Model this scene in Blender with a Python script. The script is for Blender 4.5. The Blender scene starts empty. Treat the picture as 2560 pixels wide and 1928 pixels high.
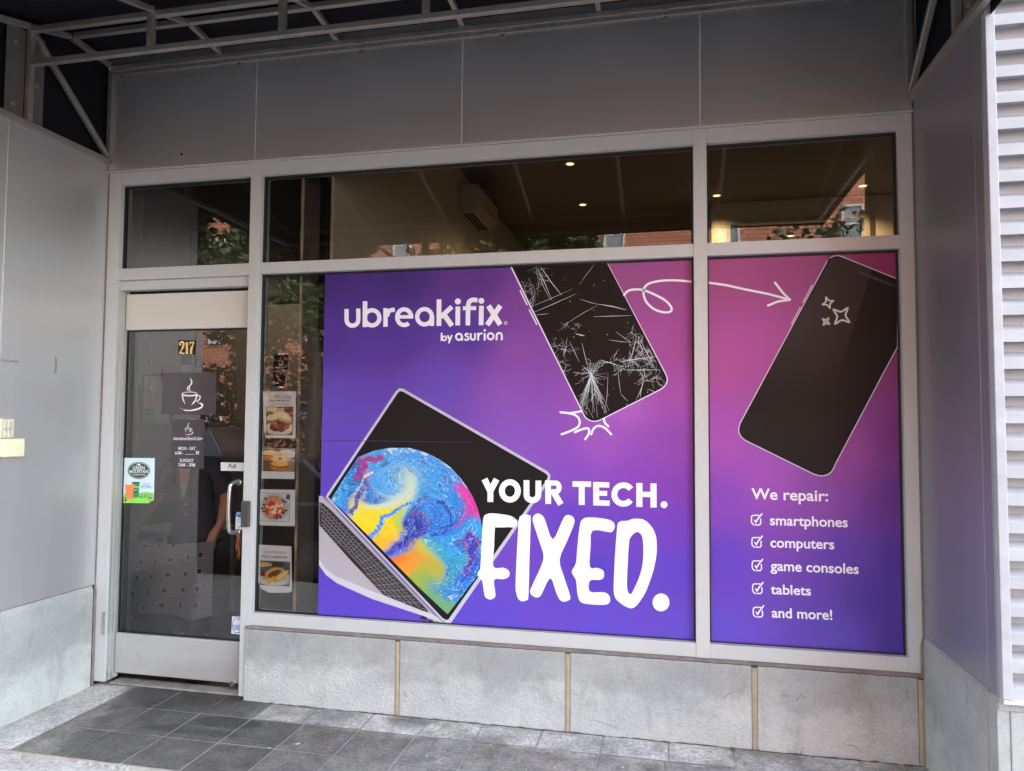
import bpy, bmesh, math, random
import numpy as np
from mathutils import Vector, Matrix
from mathutils.geometry import tessellate_polygon
R = math.radians
sc = bpy.context.scene
COL = sc.collection
GZ = 0.456            # height of the window sill above the pavement; shapes below are measured from the sill

# ------------------------------------------------------------------ camera, world, sun, exposure
YAW, PIT, ROL = 0.210704097, 0.048994723, 0.006171481
CAM = Vector((3.54526577, -4.08659725, 1.26766587))
FPX = 1805.65
def cam_axes():
    cy, sy, cp, sp, cr, sr = math.cos(YAW), math.sin(YAW), math.cos(PIT), math.sin(PIT), math.cos(ROL), math.sin(ROL)
    f = Vector((-sy*cp, cy*cp, sp)); r0 = Vector((cy, sy, 0)); u0 = r0.cross(f)
    return r0*cr + u0*sr, -r0*sr + u0*cr, f
AR, AU, AF = cam_axes()
cd = bpy.data.cameras.new('camera'); cam = bpy.data.objects.new('camera', cd); COL.objects.link(cam)
m = Matrix((( AR.x, AU.x, -AF.x), (AR.y, AU.y, -AF.y), (AR.z, AU.z, -AF.z))).to_4x4()
m.translation = CAM + Vector((0, 0, GZ)); cam.matrix_world = m
cd.sensor_fit = 'HORIZONTAL'; cd.sensor_width = 36; cd.lens = 36*FPX/2560; cd.clip_start = .05; cd.clip_end = 500
sc.camera = cam
SUN_EL = R(48)
w = bpy.data.worlds.new('World'); sc.world = w; w.use_nodes = True
nt = w.node_tree; bg = nt.nodes['Background']
sky = nt.nodes.new('ShaderNodeTexSky'); sky.sky_type = 'NISHITA'; sky.sun_disc = False
sky.sun_elevation = SUN_EL; sky.sun_rotation = R(60); sky.air_density = 1.2; sky.dust_density = 1.5; sky.ozone_density = 1.0
hs_ = nt.nodes.new('ShaderNodeHueSaturation'); hs_.inputs['Saturation'].default_value = .5; nt.links.new(sky.outputs[0], hs_.inputs['Color']); nt.links.new(hs_.outputs[0], bg.inputs[0]); bg.inputs[1].default_value = 0.15
sl = bpy.data.lights.new('sun', 'SUN'); sl.energy = 1.2; sl.angle = R(3); sl.color = (1, .96, .9)
so = bpy.data.objects.new('sun', sl); COL.objects.link(so); so.rotation_euler = (-(math.pi/2-SUN_EL), 0, R(-60)); so.location = (0, 8, 20)
sc.view_settings.view_transform = 'Standard'; sc.view_settings.look = 'None'; sc.view_settings.gamma = 1
sc.view_settings.exposure = 3.68
sc.cycles.max_bounces = 10; sc.cycles.glossy_bounces = 5; sc.cycles.diffuse_bounces = 5; sc.cycles.transparent_max_bounces = 24
sc.cycles.sample_clamp_indirect = 6; sc.cycles.use_denoising = True

# ------------------------------------------------------------------ measuring helpers (survey of the flat front from the photograph)
def ray(u, v): return AF + AR*((u-1280)/FPX) - AU*((v-964)/FPX)
def at(u, v, Y=0.0):
    d = ray(u, v); return CAM + d*((Y-CAM.y)/d.y)
def atX(u, v, X):
    d = ray(u, v); return CAM + d*((X-CAM.x)/d.x)
# ------------------------------------------------------------------ scene helpers
def lin(c):
    c = c/255.; return c/12.92 if c <= .04045 else ((c+.055)/1.055)**2.4
def S(r, g, b): return (lin(r), lin(g), lin(b), 1)
def thing(name, label, cat, loc=(0, 0, 0), group=None):
    o = bpy.data.objects.new(name, None); COL.objects.link(o)
    o.location = Vector(loc) + Vector((0, 0, GZ)); o.empty_display_size = .1
    return tag(o, label, cat, group)
def tag(o, label=None, cat=None, group=None, kind=None):
    if label: o['label'] = label
    if cat: o['category'] = cat
    if group: o['group'] = group
    if kind: o['kind'] = kind
    return o
def adopt(o, parent):
    o.parent = parent
    p = parent; loc = Vector((0, 0, 0))
    if p.type == 'EMPTY': loc = p.location
    o.matrix_parent_inverse = Matrix.Translation(-loc)
class MB:
    def __init__(s): s.v = []; s.f = []; s.c = []
    def add(s, vs, fs, col=None):
        n = len(s.v); s.v += [tuple(p) for p in vs]; s.f += [tuple(i+n for i in f) for f in fs]
        if col is not None: s.c += [col]*len(vs)
        return s
    def box(s, x0, x1, y0, y1, z0, z1):
        v = [(x0,y0,z0),(x1,y0,z0),(x1,y1,z0),(x0,y1,z0),(x0,y0,z1),(x1,y0,z1),(x1,y1,z1),(x0,y1,z1)]
        return s.add(v, [(0,3,2,1),(4,5,6,7),(0,1,5,4),(1,2,6,5),(2,3,7,6),(3,0,4,7)])
    def bar(s, a, b, w=.034, h=None, up=(0, 0, 1)):
        a, b = Vector(a), Vector(b); d = (b-a).normalized(); up = Vector(up)
        if abs(d.dot(up)) > .95: up = Vector((0, 1, 0))
        x = d.cross(up).normalized(); y = x.cross(d); h = h or w
        q = [(-1,-1),(1,-1),(1,1),(-1,1)]
        v = [a + x*i*w/2 + y*j*h/2 for i, j in q] + [b + x*i*w/2 + y*j*h/2 for i, j in q]
        return s.add(v, [(0,3,2,1),(4,5,6,7),(0,1,5,4),(1,2,6,5),(2,3,7,6),(3,0,4,7)])
    def tube(s, pts, rs, n=12, cap=True):
        pts = [Vector(p) for p in pts]
        if not isinstance(rs, (list, tuple)): rs = [rs]*len(pts)
        base = len(s.v); prev = None
        for i, p in enumerate(pts):
            d = ((pts[min(i+1, len(pts)-1)]-pts[max(i-1, 0)])).normalized()
            if prev is None:
                a = Vector((0, 0, 1)) if abs(d.z) < .9 else Vector((1, 0, 0)); x = d.cross(a).normalized()
            else: x = (prev - d*prev.dot(d)).normalized()
            prev = x; y = d.cross(x)
            for k in range(n):
                t = 2*math.pi*k/n; s.v.append(tuple(p + (x*math.cos(t)+y*math.sin(t))*rs[i]))
        for i in range(len(pts)-1):
            for k in range(n):
                a = base+i*n+k; b = base+i*n+(k+1) % n; s.f.append((a, b, b+n, a+n))
        if cap:
            s.f.append(tuple(base+k for k in range(n))[::-1]); e = base+(len(pts)-1)*n; s.f.append(tuple(e+k for k in range(n)))
        return s
    def disc(s, c, axis, r, t, n=24):
        a = Vector(axis).normalized(); c = Vector(c); return s.tube([c, c+a*t], r, n)
    def build(s, name, m, parent=None, bevel=0, smooth=False, seg=2):
        me = bpy.data.meshes.new(name)
        me.from_pydata([(x, y, z+GZ) for x, y, z in s.v], [], s.f); me.update()
        if s.c and len(s.c) == len(s.v):
            a = me.color_attributes.new('Col', 'FLOAT_COLOR', 'POINT')
            arr = np.ones((len(s.v), 4), dtype=np.float32); arr[:, :3] = np.array([c[:3] for c in s.c]); a.data.foreach_set('color', arr.ravel())
        if m: me.materials.append(m)
        o = bpy.data.objects.new(name, me); COL.objects.link(o)
        if smooth:
            me.polygons.foreach_set('use_smooth', [True]*len(me.polygons))
        if bevel:
            b = o.modifiers.new('bevel', 'BEVEL'); b.width = bevel; b.segments = seg; b.limit_method = 'ANGLE'; b.angle_limit = R(35)
        if parent: adopt(o, parent)
        return o
def part(name, m, parent, *boxes, bevel=.0015):
    b = MB()
    for q in boxes: b.box(*q)
    return b.build(name, m, parent, bevel)
# ------------------------------------------------------------------ materials
def mat(name, col, rough=.5, metal=0., spec=.5, var=0., vscale=6., bump=0., bscale=60., col2=None, coat=0., aniso=(1, 1, 1), rvar=0., detail=6):
    m = bpy.data.materials.new(name); m.use_nodes = True; n = m.node_tree; p = n.nodes['Principled BSDF']
    p.inputs['Base Color'].default_value = col; p.inputs['Roughness'].default_value = rough; p.inputs['Metallic'].default_value = metal
    p.inputs['Specular IOR Level'].default_value = spec
    if coat: p.inputs['Coat Weight'].default_value = coat; p.inputs['Coat Roughness'].default_value = .12
    if var or bump or rvar:
        tc = n.nodes.new('ShaderNodeTexCoord'); mp = n.nodes.new('ShaderNodeMapping'); mp.inputs['Scale'].default_value = aniso
        n.links.new(tc.outputs['Object'], mp.inputs[0])
    if var or rvar:
        t = n.nodes.new('ShaderNodeTexNoise'); t.inputs['Scale'].default_value = vscale; t.inputs['Detail'].default_value = detail; t.inputs['Roughness'].default_value = .62
        n.links.new(mp.outputs[0], t.inputs[0])
        r = n.nodes.new('ShaderNodeValToRGB'); r.color_ramp.elements[0].position = .3; r.color_ramp.elements[1].position = .7
        c2 = col2 or tuple(c*(1-var) for c in col[:3]) + (1,)
        r.color_ramp.elements[0].color = c2; r.color_ramp.elements[1].color = col
        n.links.new(t.outputs[0], r.inputs[0])
        if var: n.links.new(r.outputs[0], p.inputs['Base Color'])
        if rvar:
            q = n.nodes.new('ShaderNodeMapRange'); q.inputs[3].default_value = rough-rvar; q.inputs[4].default_value = rough+rvar
            n.links.new(t.outputs[0], q.inputs[0]); n.links.new(q.outputs[0], p.inputs['Roughness'])
    if bump:
        t2 = n.nodes.new('ShaderNodeTexNoise'); t2.inputs['Scale'].default_value = bscale; t2.inputs['Detail'].default_value = 5
        n.links.new(mp.outputs[0], t2.inputs[0]); b = n.nodes.new('ShaderNodeBump'); b.inputs['Strength'].default_value = bump; b.inputs['Distance'].default_value = .01
        n.links.new(t2.outputs[0], b.inputs['Height']); n.links.new(b.outputs[0], p.inputs['Normal'])
    return m
def emit(name, col, s):
    m = bpy.data.materials.new(name); m.use_nodes = True; p = m.node_tree.nodes['Principled BSDF']
    p.inputs['Base Color'].default_value = col; p.inputs['Emission Color'].default_value = col; p.inputs['Emission Strength'].default_value = s; return m
def colmat(name, rough=.35, spec=.5, coat=0.):
    m = bpy.data.materials.new(name); m.use_nodes = True; n = m.node_tree; p = n.nodes['Principled BSDF']
    a = n.nodes.new('ShaderNodeAttribute'); a.attribute_name = 'Col'; n.links.new(a.outputs['Color'], p.inputs['Base Color'])
    p.inputs['Roughness'].default_value = rough; p.inputs['Specular IOR Level'].default_value = spec
    if coat: p.inputs['Coat Weight'].default_value = coat; p.inputs['Coat Roughness'].default_value = .1
    tc = n.nodes.new('ShaderNodeTexCoord'); t = n.nodes.new('ShaderNodeTexNoise'); t.inputs['Scale'].default_value = 2.2; t.inputs['Detail'].default_value = 7; n.links.new(tc.outputs['Object'], t.inputs[0])
    q = n.nodes.new('ShaderNodeMapRange'); q.inputs[3].default_value = rough-.12; q.inputs[4].default_value = rough+.12; n.links.new(t.outputs[0], q.inputs[0]); n.links.new(q.outputs[0], p.inputs['Roughness'])
    t2 = n.nodes.new('ShaderNodeTexNoise'); t2.inputs['Scale'].default_value = 5; t2.inputs['Detail'].default_value = 2; n.links.new(tc.outputs['Object'], t2.inputs[0])
    b = n.nodes.new('ShaderNodeBump'); b.inputs['Strength'].default_value = .12; b.inputs['Distance'].default_value = .01; n.links.new(t2.outputs[0], b.inputs['Height']); n.links.new(b.outputs[0], p.inputs['Normal'])
    return m
def glassmat(name, tint=(.86, .89, .87, 1), mult=1.9):
    m = bpy.data.materials.new(name); m.use_nodes = True; n = m.node_tree; n.nodes.clear()
    out = n.nodes.new('ShaderNodeOutputMaterial'); t = n.nodes.new('ShaderNodeBsdfTransparent'); t.inputs[0].default_value = tint
    g = n.nodes.new('ShaderNodeBsdfGlossy'); g.inputs['Roughness'].default_value = 0.0; g.inputs[0].default_value = (1, 1, 1, 1)
    f = n.nodes.new('ShaderNodeFresnel'); f.inputs[0].default_value = 1.5
    mu = n.nodes.new('ShaderNodeMath'); mu.operation = 'MULTIPLY'; mu.inputs[1].default_value = mult; mu.use_clamp = True
    x = n.nodes.new('ShaderNodeMixShader')
    # slight waviness of the pane
    tc = n.nodes.new('ShaderNodeTexCoord'); no = n.nodes.new('ShaderNodeTexNoise'); no.inputs['Scale'].default_value = 1.6; no.inputs['Detail'].default_value = 1
    n.links.new(tc.outputs['Object'], no.inputs[0]); b = n.nodes.new('ShaderNodeBump'); b.inputs['Strength'].default_value = .12; b.inputs['Distance'].default_value = .01
    n.links.new(no.outputs[0], b.inputs['Height']); n.links.new(b.outputs[0], g.inputs['Normal'])
    n.links.new(f.outputs[0], mu.inputs[0]); n.links.new(mu.outputs[0], x.inputs[0]); n.links.new(t.outputs[0], x.inputs[1]); n.links.new(g.outputs[0], x.inputs[2]); n.links.new(x.outputs[0], out.inputs[0])
    return m
M = {}
M['alu'] = mat('aluminium_paint', S(184, 188, 186), .42, .15, var=.07, vscale=5, aniso=(1, 1, .3), bump=.03, bscale=200)
M['alu_door'] = mat('door_aluminium', S(186, 186, 183), .34, .42, var=.12, vscale=4, aniso=(.4, 1, 3), rvar=.08)
M['alu_cream'] = mat('cream_aluminium', S(198, 196, 186), .4, .1, var=.06, vscale=4)
M['alu_bare'] = mat('bare_aluminium', S(188, 190, 188), .36, .75, rvar=.06, vscale=30, var=.08)
M['gasket'] = mat('black_gasket', S(22, 22, 22), .6)
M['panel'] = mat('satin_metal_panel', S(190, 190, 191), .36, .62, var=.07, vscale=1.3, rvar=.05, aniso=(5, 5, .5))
M['panel_shaded'] = mat('satin_metal_panel_shaded', S(150, 149, 155), .36, .6, var=.07, vscale=1.3, rvar=.05, aniso=(5, 5, .5))  # same cladding as the left wall; the right wall's shade is in its colour
M['panel_fascia'] = mat('satin_fascia_panel', S(192, 192, 192), .36, .72, var=.07, vscale=1.2, rvar=.05, aniso=(1, 1, .6))
M['plate'] = mat('grey_plate', S(112, 106, 100), .5, .3, var=.25, vscale=10)
M['joint'] = mat('panel_joint', S(206, 203, 198), .5)
M['galv'] = mat('galvanised_tube', S(166, 160, 150), .4, .6, var=.18, vscale=14, rvar=.1)
M['fabric'] = mat('black_canvas', S(20, 20, 28), .85, spec=.2, var=.2, vscale=3, bump=.1, bscale=300)
M['stone'] = None
M['mortar'] = mat('tan_sealant', S(160, 149, 128), .8, var=.2, vscale=20, bump=.2, bscale=80)
M['caulk'] = mat('dirty_sealant', S(120, 112, 106), .8, var=.4, vscale=14, aniso=(1, 1, 1), bump=.4, bscale=60)
M['glass'] = glassmat('window_glass')
M['white_print'] = mat('white_print', S(222, 224, 232), .4, coat=.2)
M['louvre'] = mat('white_louvre_paint', S(160, 161, 164), .5, var=.2, vscale=9, aniso=(.3, 1, 1), rvar=.1)
M['steel'] = mat('brushed_steel', S(176, 174, 172), .25, .9, rvar=.05, vscale=40)
M['dark_plastic'] = mat('dark_grey_plastic', S(62, 60, 60), .45)
M['black'] = mat('black_void', S(10, 10, 11), .8)
M['drywall'] = mat('cream_interior_paint', S(214, 204, 184), .8, var=.05, vscale=2)
M['drywall_edge'] = mat('drywall_edge', S(178, 172, 150), .85, var=.2, vscale=25)
M['ceiling'] = mat('interior_ceiling_paint', S(140, 130, 124), .85)
M['int_grey'] = mat('grey_interior_paint', S(126, 118, 112), .85)
M['int_dark'] = mat('dark_interior_wall', S(64, 58, 56), .85)
M['int_floor'] = mat('interior_floor_tile', S(64, 56, 50), .35, var=.3, vscale=3)

def stonemat():
    m = mat('cast_stone', S(184, 187, 184), .85, bump=.8, bscale=70); n = m.node_tree; p = n.nodes['Principled BSDF']
    tc = [x for x in n.nodes if x.type == 'TEX_COORD'][0]
    def noise(sc_, det, src=None, scale=(1, 1, 1)):
        mp = n.nodes.new('ShaderNodeMapping'); mp.inputs['Scale'].default_value = scale; n.links.new(tc.outputs['Object'], mp.inputs[0])
        t = n.nodes.new('ShaderNodeTexNoise'); t.inputs['Scale'].default_value = sc_; t.inputs['Detail'].default_value = det; t.inputs['Roughness'].default_value = .65; n.links.new(mp.outputs[0], t.inputs[0]); return t
    def ramp(src, p0, p1, c0, c1):
        r = n.nodes.new('ShaderNodeValToRGB'); r.color_ramp.elements[0].position = p0; r.color_ramp.elements[1].position = p1
        r.color_ramp.elements[0].color = c0; r.color_ramp.elements[1].color = c1; n.links.new(src.outputs[0], r.inputs[0]); return r
    def mix(a, b, mode='MULTIPLY', fac=1):
        x = n.nodes.new('ShaderNodeMix'); x.data_type = 'RGBA'; x.blend_type = mode; x.inputs[0].default_value = fac
        n.links.new(a.outputs[0], x.inputs[6]); n.links.new(b if not hasattr(b, 'outputs') else b.outputs[0], x.inputs[7]); return x
    a = ramp(noise(2.1, 7, scale=(1, 1, 1.5)), .36, .64, S(164, 168, 166), S(184, 187, 182))
    b = ramp(noise(60, 5), .3, .6, S(238, 238, 238), S(255, 255, 255))
    c = ramp(noise(7, 6, scale=(1, 1, .3)), .3, .45, S(232, 229, 225), S(255, 255, 255))
    d = ramp(noise(22, 2), .2, .24, S(120, 116, 110), S(255, 255, 255))
    x1 = mix(a, b)
    def out(x): return x.outputs[2]
    x2 = n.nodes.new('ShaderNodeMix'); x2.data_type = 'RGBA'; x2.blend_type = 'MULTIPLY'; x2.inputs[0].default_value = 1
    n.links.new(out(x1), x2.inputs[6]); n.links.new(c.outputs[0], x2.inputs[7])
    x3 = n.nodes.new('ShaderNodeMix'); x3.data_type = 'RGBA'; x3.blend_type = 'MULTIPLY'; x3.inputs[0].default_value = 1
    n.links.new(out(x2), x3.inputs[6]); n.links.new(d.outputs[0], x3.inputs[7])
    # paler, coarser lower zone with a ragged upper edge, darker above
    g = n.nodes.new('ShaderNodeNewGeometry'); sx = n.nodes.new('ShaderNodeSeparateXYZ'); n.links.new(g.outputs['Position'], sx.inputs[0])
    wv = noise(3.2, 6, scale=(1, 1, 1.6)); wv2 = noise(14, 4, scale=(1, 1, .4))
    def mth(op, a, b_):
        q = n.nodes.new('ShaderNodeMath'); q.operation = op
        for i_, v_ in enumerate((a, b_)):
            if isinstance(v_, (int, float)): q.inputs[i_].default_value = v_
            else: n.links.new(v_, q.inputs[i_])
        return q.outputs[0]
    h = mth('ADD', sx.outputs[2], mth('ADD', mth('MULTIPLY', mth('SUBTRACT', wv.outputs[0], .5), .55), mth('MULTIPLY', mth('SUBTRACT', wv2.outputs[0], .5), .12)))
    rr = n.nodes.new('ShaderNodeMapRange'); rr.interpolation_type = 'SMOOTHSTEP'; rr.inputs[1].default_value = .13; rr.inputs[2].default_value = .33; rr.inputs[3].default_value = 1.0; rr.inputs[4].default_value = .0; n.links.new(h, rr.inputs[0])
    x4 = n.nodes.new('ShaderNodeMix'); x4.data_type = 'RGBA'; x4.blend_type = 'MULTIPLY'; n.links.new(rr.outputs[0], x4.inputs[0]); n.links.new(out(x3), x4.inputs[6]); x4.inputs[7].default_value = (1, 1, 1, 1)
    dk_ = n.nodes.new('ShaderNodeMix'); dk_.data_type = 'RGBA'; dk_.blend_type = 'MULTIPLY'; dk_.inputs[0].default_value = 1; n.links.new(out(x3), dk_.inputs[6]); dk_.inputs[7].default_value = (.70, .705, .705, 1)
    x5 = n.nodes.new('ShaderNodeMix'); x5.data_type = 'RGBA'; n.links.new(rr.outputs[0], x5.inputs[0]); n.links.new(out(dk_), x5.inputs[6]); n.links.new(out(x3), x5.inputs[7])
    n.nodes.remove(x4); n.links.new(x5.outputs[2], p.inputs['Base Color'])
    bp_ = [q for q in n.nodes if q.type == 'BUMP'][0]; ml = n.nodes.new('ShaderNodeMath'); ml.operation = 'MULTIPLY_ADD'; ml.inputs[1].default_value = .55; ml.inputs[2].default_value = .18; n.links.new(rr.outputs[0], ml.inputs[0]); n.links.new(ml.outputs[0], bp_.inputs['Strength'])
    return m
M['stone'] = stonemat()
XL, XR, WD = -.0925, 4.8201, -.85      # bay sides and depth
rnd = random.Random(5)

# ------------------------------------------------------------------ ground
def groundmat(name, c1, c2, dark, sc1=2.5):
    m = mat(name, c1, .8, bump=.35, bscale=90); n = m.node_tree; p = n.nodes['Principled BSDF']
    g = n.nodes.new('ShaderNodeNewGeometry')
    def noise(s, d, rgh=.65):
        t = n.nodes.new('ShaderNodeTexNoise'); t.inputs['Scale'].default_value = s; t.inputs['Detail'].default_value = d; t.inputs['Roughness'].default_value = rgh; n.links.new(g.outputs['Position'], t.inputs[0]); return t
    def mx(mode, a, b, fac=None):
        x = n.nodes.new('ShaderNodeMix'); x.data_type = 'RGBA'; x.blend_type = mode; x.inputs[0].default_value = 1
        if fac is not None: n.links.new(fac, x.inputs[0])
        for i, q in ((6, a), (7, b)):
            if isinstance(q, tuple): x.inputs[i].default_value = q
            else: n.links.new(q, x.inputs[i])
        return x.outputs[2]
    def ramp(s, p0, p1, c0, c1_):
        r = n.nodes.new('ShaderNodeValToRGB'); r.color_ramp.elements[0].position = p0; r.color_ramp.elements[1].position = p1; r.color_ramp.elements[0].color = c0; r.color_ramp.elements[1].color = c1_; n.links.new(s, r.inputs[0]); return r.outputs[0]
    a = ramp(noise(sc1, 9, .72).outputs[0], .36, .62, c2, c1)
    b = ramp(noise(48, 8, .75).outputs[0], .36, .62, (.58, .58, .58, 1), (1.24, 1.235, 1.22, 1))
    c = mx('MULTIPLY', a, b)
    sp = ramp(noise(38, 2).outputs[0], .7, .74, (0, 0, 0, 1), (1, 1, 1, 1))
    c = mx('MIX', c, S(205, 202, 196), sp)
    at_ = n.nodes.new('ShaderNodeAttribute'); at_.attribute_name = 'Col'
    if dark: c = mx('MULTIPLY', c, at_.outputs['Color'])
    n.links.new(c, p.inputs['Base Color'])
    return m
G0 = -.456
b = MB(); b.box(-60, 60, -60, 30, G0-.5, G0-.19); o = b.build('ground', mat('soil', S(90, 84, 76), .9, var=.3)); tag(o, kind='structure')
b = MB(); b.box(-60, 60, -17, -2.9, G0-.19, G0-.14); o = b.build('road', mat('asphalt', S(66, 66, 68), .85, var=.3, vscale=3, bump=.4, bscale=120)); tag(o, kind='structure')
M['concrete'] = groundmat('sidewalk_concrete', S(186, 182, 176), S(150, 146, 140), False, 2.0)
b = MB(); b.box(-60, 60, -2.9, -.879, G0-.19, G0-.020); b.box(-60, 60, -25, -17, G0-.19, G0)
o = b.build('sidewalk', M['concrete']); tag(o, kind='structure')
b = MB(); b.box(-60, 60, -3.05, -2.902, G0-.19, G0-.018)
o = b.build('kerb', M['concrete'], bevel=.01); tag(o, kind='structure')
# paving of the bay: grout bed, light border slabs and square tiles with their own tone
b = MB(); b.box(-12, 14, -.878, .125, G0-.19, G0-.0045)
o = b.build('paving_bed', mat('grout', S(170, 166, 158), .9, var=.35, vscale=9, bump=.4, bscale=120)); tag(o, kind='structure')
M['tile'] = groundmat('paving_tile', S(128, 124, 118), S(98, 95, 91), True, 7)
b = MB()
def vn(x, y, seed=0):
    xi = math.floor(x); yi = math.floor(y); fx_ = x-xi; fy_ = y-yi; fx_ = fx_*fx_*(3-2*fx_); fy_ = fy_*fy_*(3-2*fy_)
    def h(a, b_): n_ = (a*374761393+b_*668265263+seed*974634777) & 0x7fffffff; n_ = ((n_ ^ (n_ >> 13))*1274126177) & 0x7fffffff; return ((n_ ^ (n_ >> 16)) & 0xffff)/65535.
    return (h(xi, yi)*(1-fx_)+h(xi+1, yi)*fx_)*(1-fy_)+(h(xi, yi+1)*(1-fx_)+h(xi+1, yi+1)*fx_)*fy_
def fb(x, y, o_=4, seed=0): return sum(vn(x*2**i, y*2**i, seed+i)*.5**(i+1) for i in range(o_))/(1-.5**o_)
def ss(a, b_, x): t = min(1, max(0, (x-a)/(b_-a))); return t*t*(3-2*t)
gum = [(rnd.uniform(.2, 4.8), rnd.uniform(-.85, -.05), rnd.uniform(.007, .018), rnd.choice((.55, .6, .7, 1.35))) for _ in range(46)]
def stain(x, y):
    # wear that belongs to the paving: dark traffic film before the door, water marks, pale grit along the edges, gum
    f = fb(x*5, y*5, 5, 3); f2 = fb(x*16, y*16, 3, 9); k = .8+.4*f2
    k *= 1-.56*(1-ss(.10, .42, math.hypot((x-.66)/1.5, (y+.02)/.7)+(f-.5)*.35))
    k *= 1-.50*(1-ss(.9, 1.05, math.hypot((x-1.10)/.20, (y+.31)/.085)+(f-.5)*.7))
    k *= 1-.38*(1-ss(.8, 1.1, math.hypot((x-1.02)/.32, (y+.46)/.05)+(f-.5)*.9))
    k *= 1-.30*(1-ss(.7, 1.2, math.hypot((x-2.10)/.12, (y+.08)/.09)+(f-.5)*.7))
    k *= 1-.25*(1-ss(.4, 1.1, math.hypot((x-2.75)/.5, (y+.03)/.035)+(f-.5)*.8))
    k *= 1+.75*ss(.46, .72, fb(x*4.2, y*4.2, 5, 21)*.62+.14*f2+.42*(1-ss(.0, .20, x-.2+.25*(y+.3)))+.22*(1-ss(0, .12, -y-.22))*(x > 1.15)+.25*(1-ss(0, .05, .05-y))*(x < 1.2))
    k *= .86+.28*fb(x*1.7, y*1.7, 3, 33)
    for gx, gy, gr, gk in gum:
        if abs(x-gx) < gr and abs(y-gy) < gr and math.hypot(x-gx, y-gy) < gr*(.7+.5*f2): k *= gk
    return max(.22, k)
def slab(x0, x1, y0, y1, tone, g=.004):
    n = 26; g *= 1.1; x0 += g; x1 -= g; y0 += g; y1 -= g; base = len(b.v); z = G0 + rnd.uniform(-.0007, .0007)
    tint = (tone*rnd.uniform(.98, 1.02), tone, tone*rnd.uniform(.97, 1.02))
    for j in range(n+1):
        for i in range(n+1):
            x = x0+(x1-x0)*i/n; y = y0+(y1-y0)*j/n; e = .003 if i in (0, n) or j in (0, n) else 0
            b.v.append((x, y, z-e*.6)); k = stain(x, y)*(1-.12*(e > 0)); b.c.append(tuple(t*k for t in tint))
    for j in range(n):
        for i in range(n):
            a = base+j*(n+1)+i; b.f.append((a, a+1, a+n+2, a+n+1))
T = .3325; Y1, Y2, Y3 = -.235, -.553, -.874
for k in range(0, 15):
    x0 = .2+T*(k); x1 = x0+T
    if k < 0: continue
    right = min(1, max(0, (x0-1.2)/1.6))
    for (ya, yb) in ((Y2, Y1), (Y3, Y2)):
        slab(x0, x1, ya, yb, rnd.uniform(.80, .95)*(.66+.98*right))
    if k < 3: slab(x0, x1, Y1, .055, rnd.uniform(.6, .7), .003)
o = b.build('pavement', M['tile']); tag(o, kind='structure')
b2 = b; b = MB()
M['border'] = groundmat('border_slab', S(158, 156, 151), S(134, 132, 128), True, 3.0)
xs = [1.2, 1.5, 1.86, 2.2, 2.52, 2.86, 3.2, 3.55, 3.88, 4.2, 4.5, 4.85]
for i in range(len(xs)-1): slab(xs[i], xs[i+1], Y1, .02, rnd.uniform(.8, .98), .0025)
slab(XL-.1, .198, Y3, .05, .92, .002)
del b2
o = b.build('paving_border', M['border']); tag(o, kind='structure')

# broken mortar edge between the bay paving and the sidewalk
b = MB(); x = -.3
while x < 3.2:
    L = rnd.uniform(.03, .22)
    if rnd.random() < .62:
        P = [(x+L*t_, -.878-rnd.uniform(.004, .022)) for t_ in (0, .2, .45, .7, 1)]+[(x+L, -.872), (x, -.872)]
        b.add([(q[0], q[1], G0-.003-rnd.uniform(0, .004)) for q in P]+[(q[0], q[1], G0-.02) for q in P], [tuple(range(7)), *[(i, i+7, (i+1) % 7+7, (i+1) % 7) for i in range(7)]])
    x += L+rnd.uniform(0, .06)
o = b.build('broken_mortar_edge', M['concrete']); tag(o, kind='structure')
# ------------------------------------------------------------------ storefront frame and glass
ZT, ZGT, ZTB, ZMB, ZGB = 2.9024, 2.8198, 2.257, 2.1857, .0749
m1l, m1r, m2l, m2r, m3l = .96, 1.0334, 3.697, 3.7693, 4.7483
FD = .115
sf = thing('storefront_frame', 'silver aluminium storefront frame holding the transom windows and large display windows', 'window frame', (2.4, .05, G0))
def member(name, *bx): return part(name, M['alu'], sf, *bx, bevel=.002)
member('jamb', (XL, -.0, 0, FD, G0+.03, ZT))
member('jamb', (m3l, XR-.004, 0, FD, 0, ZT))
part('light_block', M['gasket'], sf, (XR-.004, XR+.3, .01, .30, G0, ZT), bevel=0)  # unseen blocks added to stop interior light leaking past the jambs
part('light_block', M['gasket'], sf, (XL-.3, XL, .01, .11, G0, ZT), bevel=0)
member('mullion', (m1l, m1r, -.001, FD, G0+.02, ZT-.0005))
member('mullion', (m2l, m2r, -.003, FD, 0, ZT-.0005))
member('head_rail', (0, m1l, .0015, FD, ZGT, ZT)); member('head_rail', (m1r, m2l, .0015, FD, ZGT, ZT)); member('head_rail', (m2r, m3l, .0015, FD, ZGT, ZT))
member('transom_rail', (0, m1l, .0015, FD, ZMB-.005, ZTB)); member('transom_rail', (m1r, m2l, .0015, FD, ZMB, ZTB)); member('transom_rail', (m2r, m3l, .0015, FD, ZMB, ZTB))
member('sill_rail', (m1r, m2l, .0015, FD, 0, ZGB)); member('sill_rail', (m2r, m3l, .0015, FD, 0, ZGB))
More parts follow.
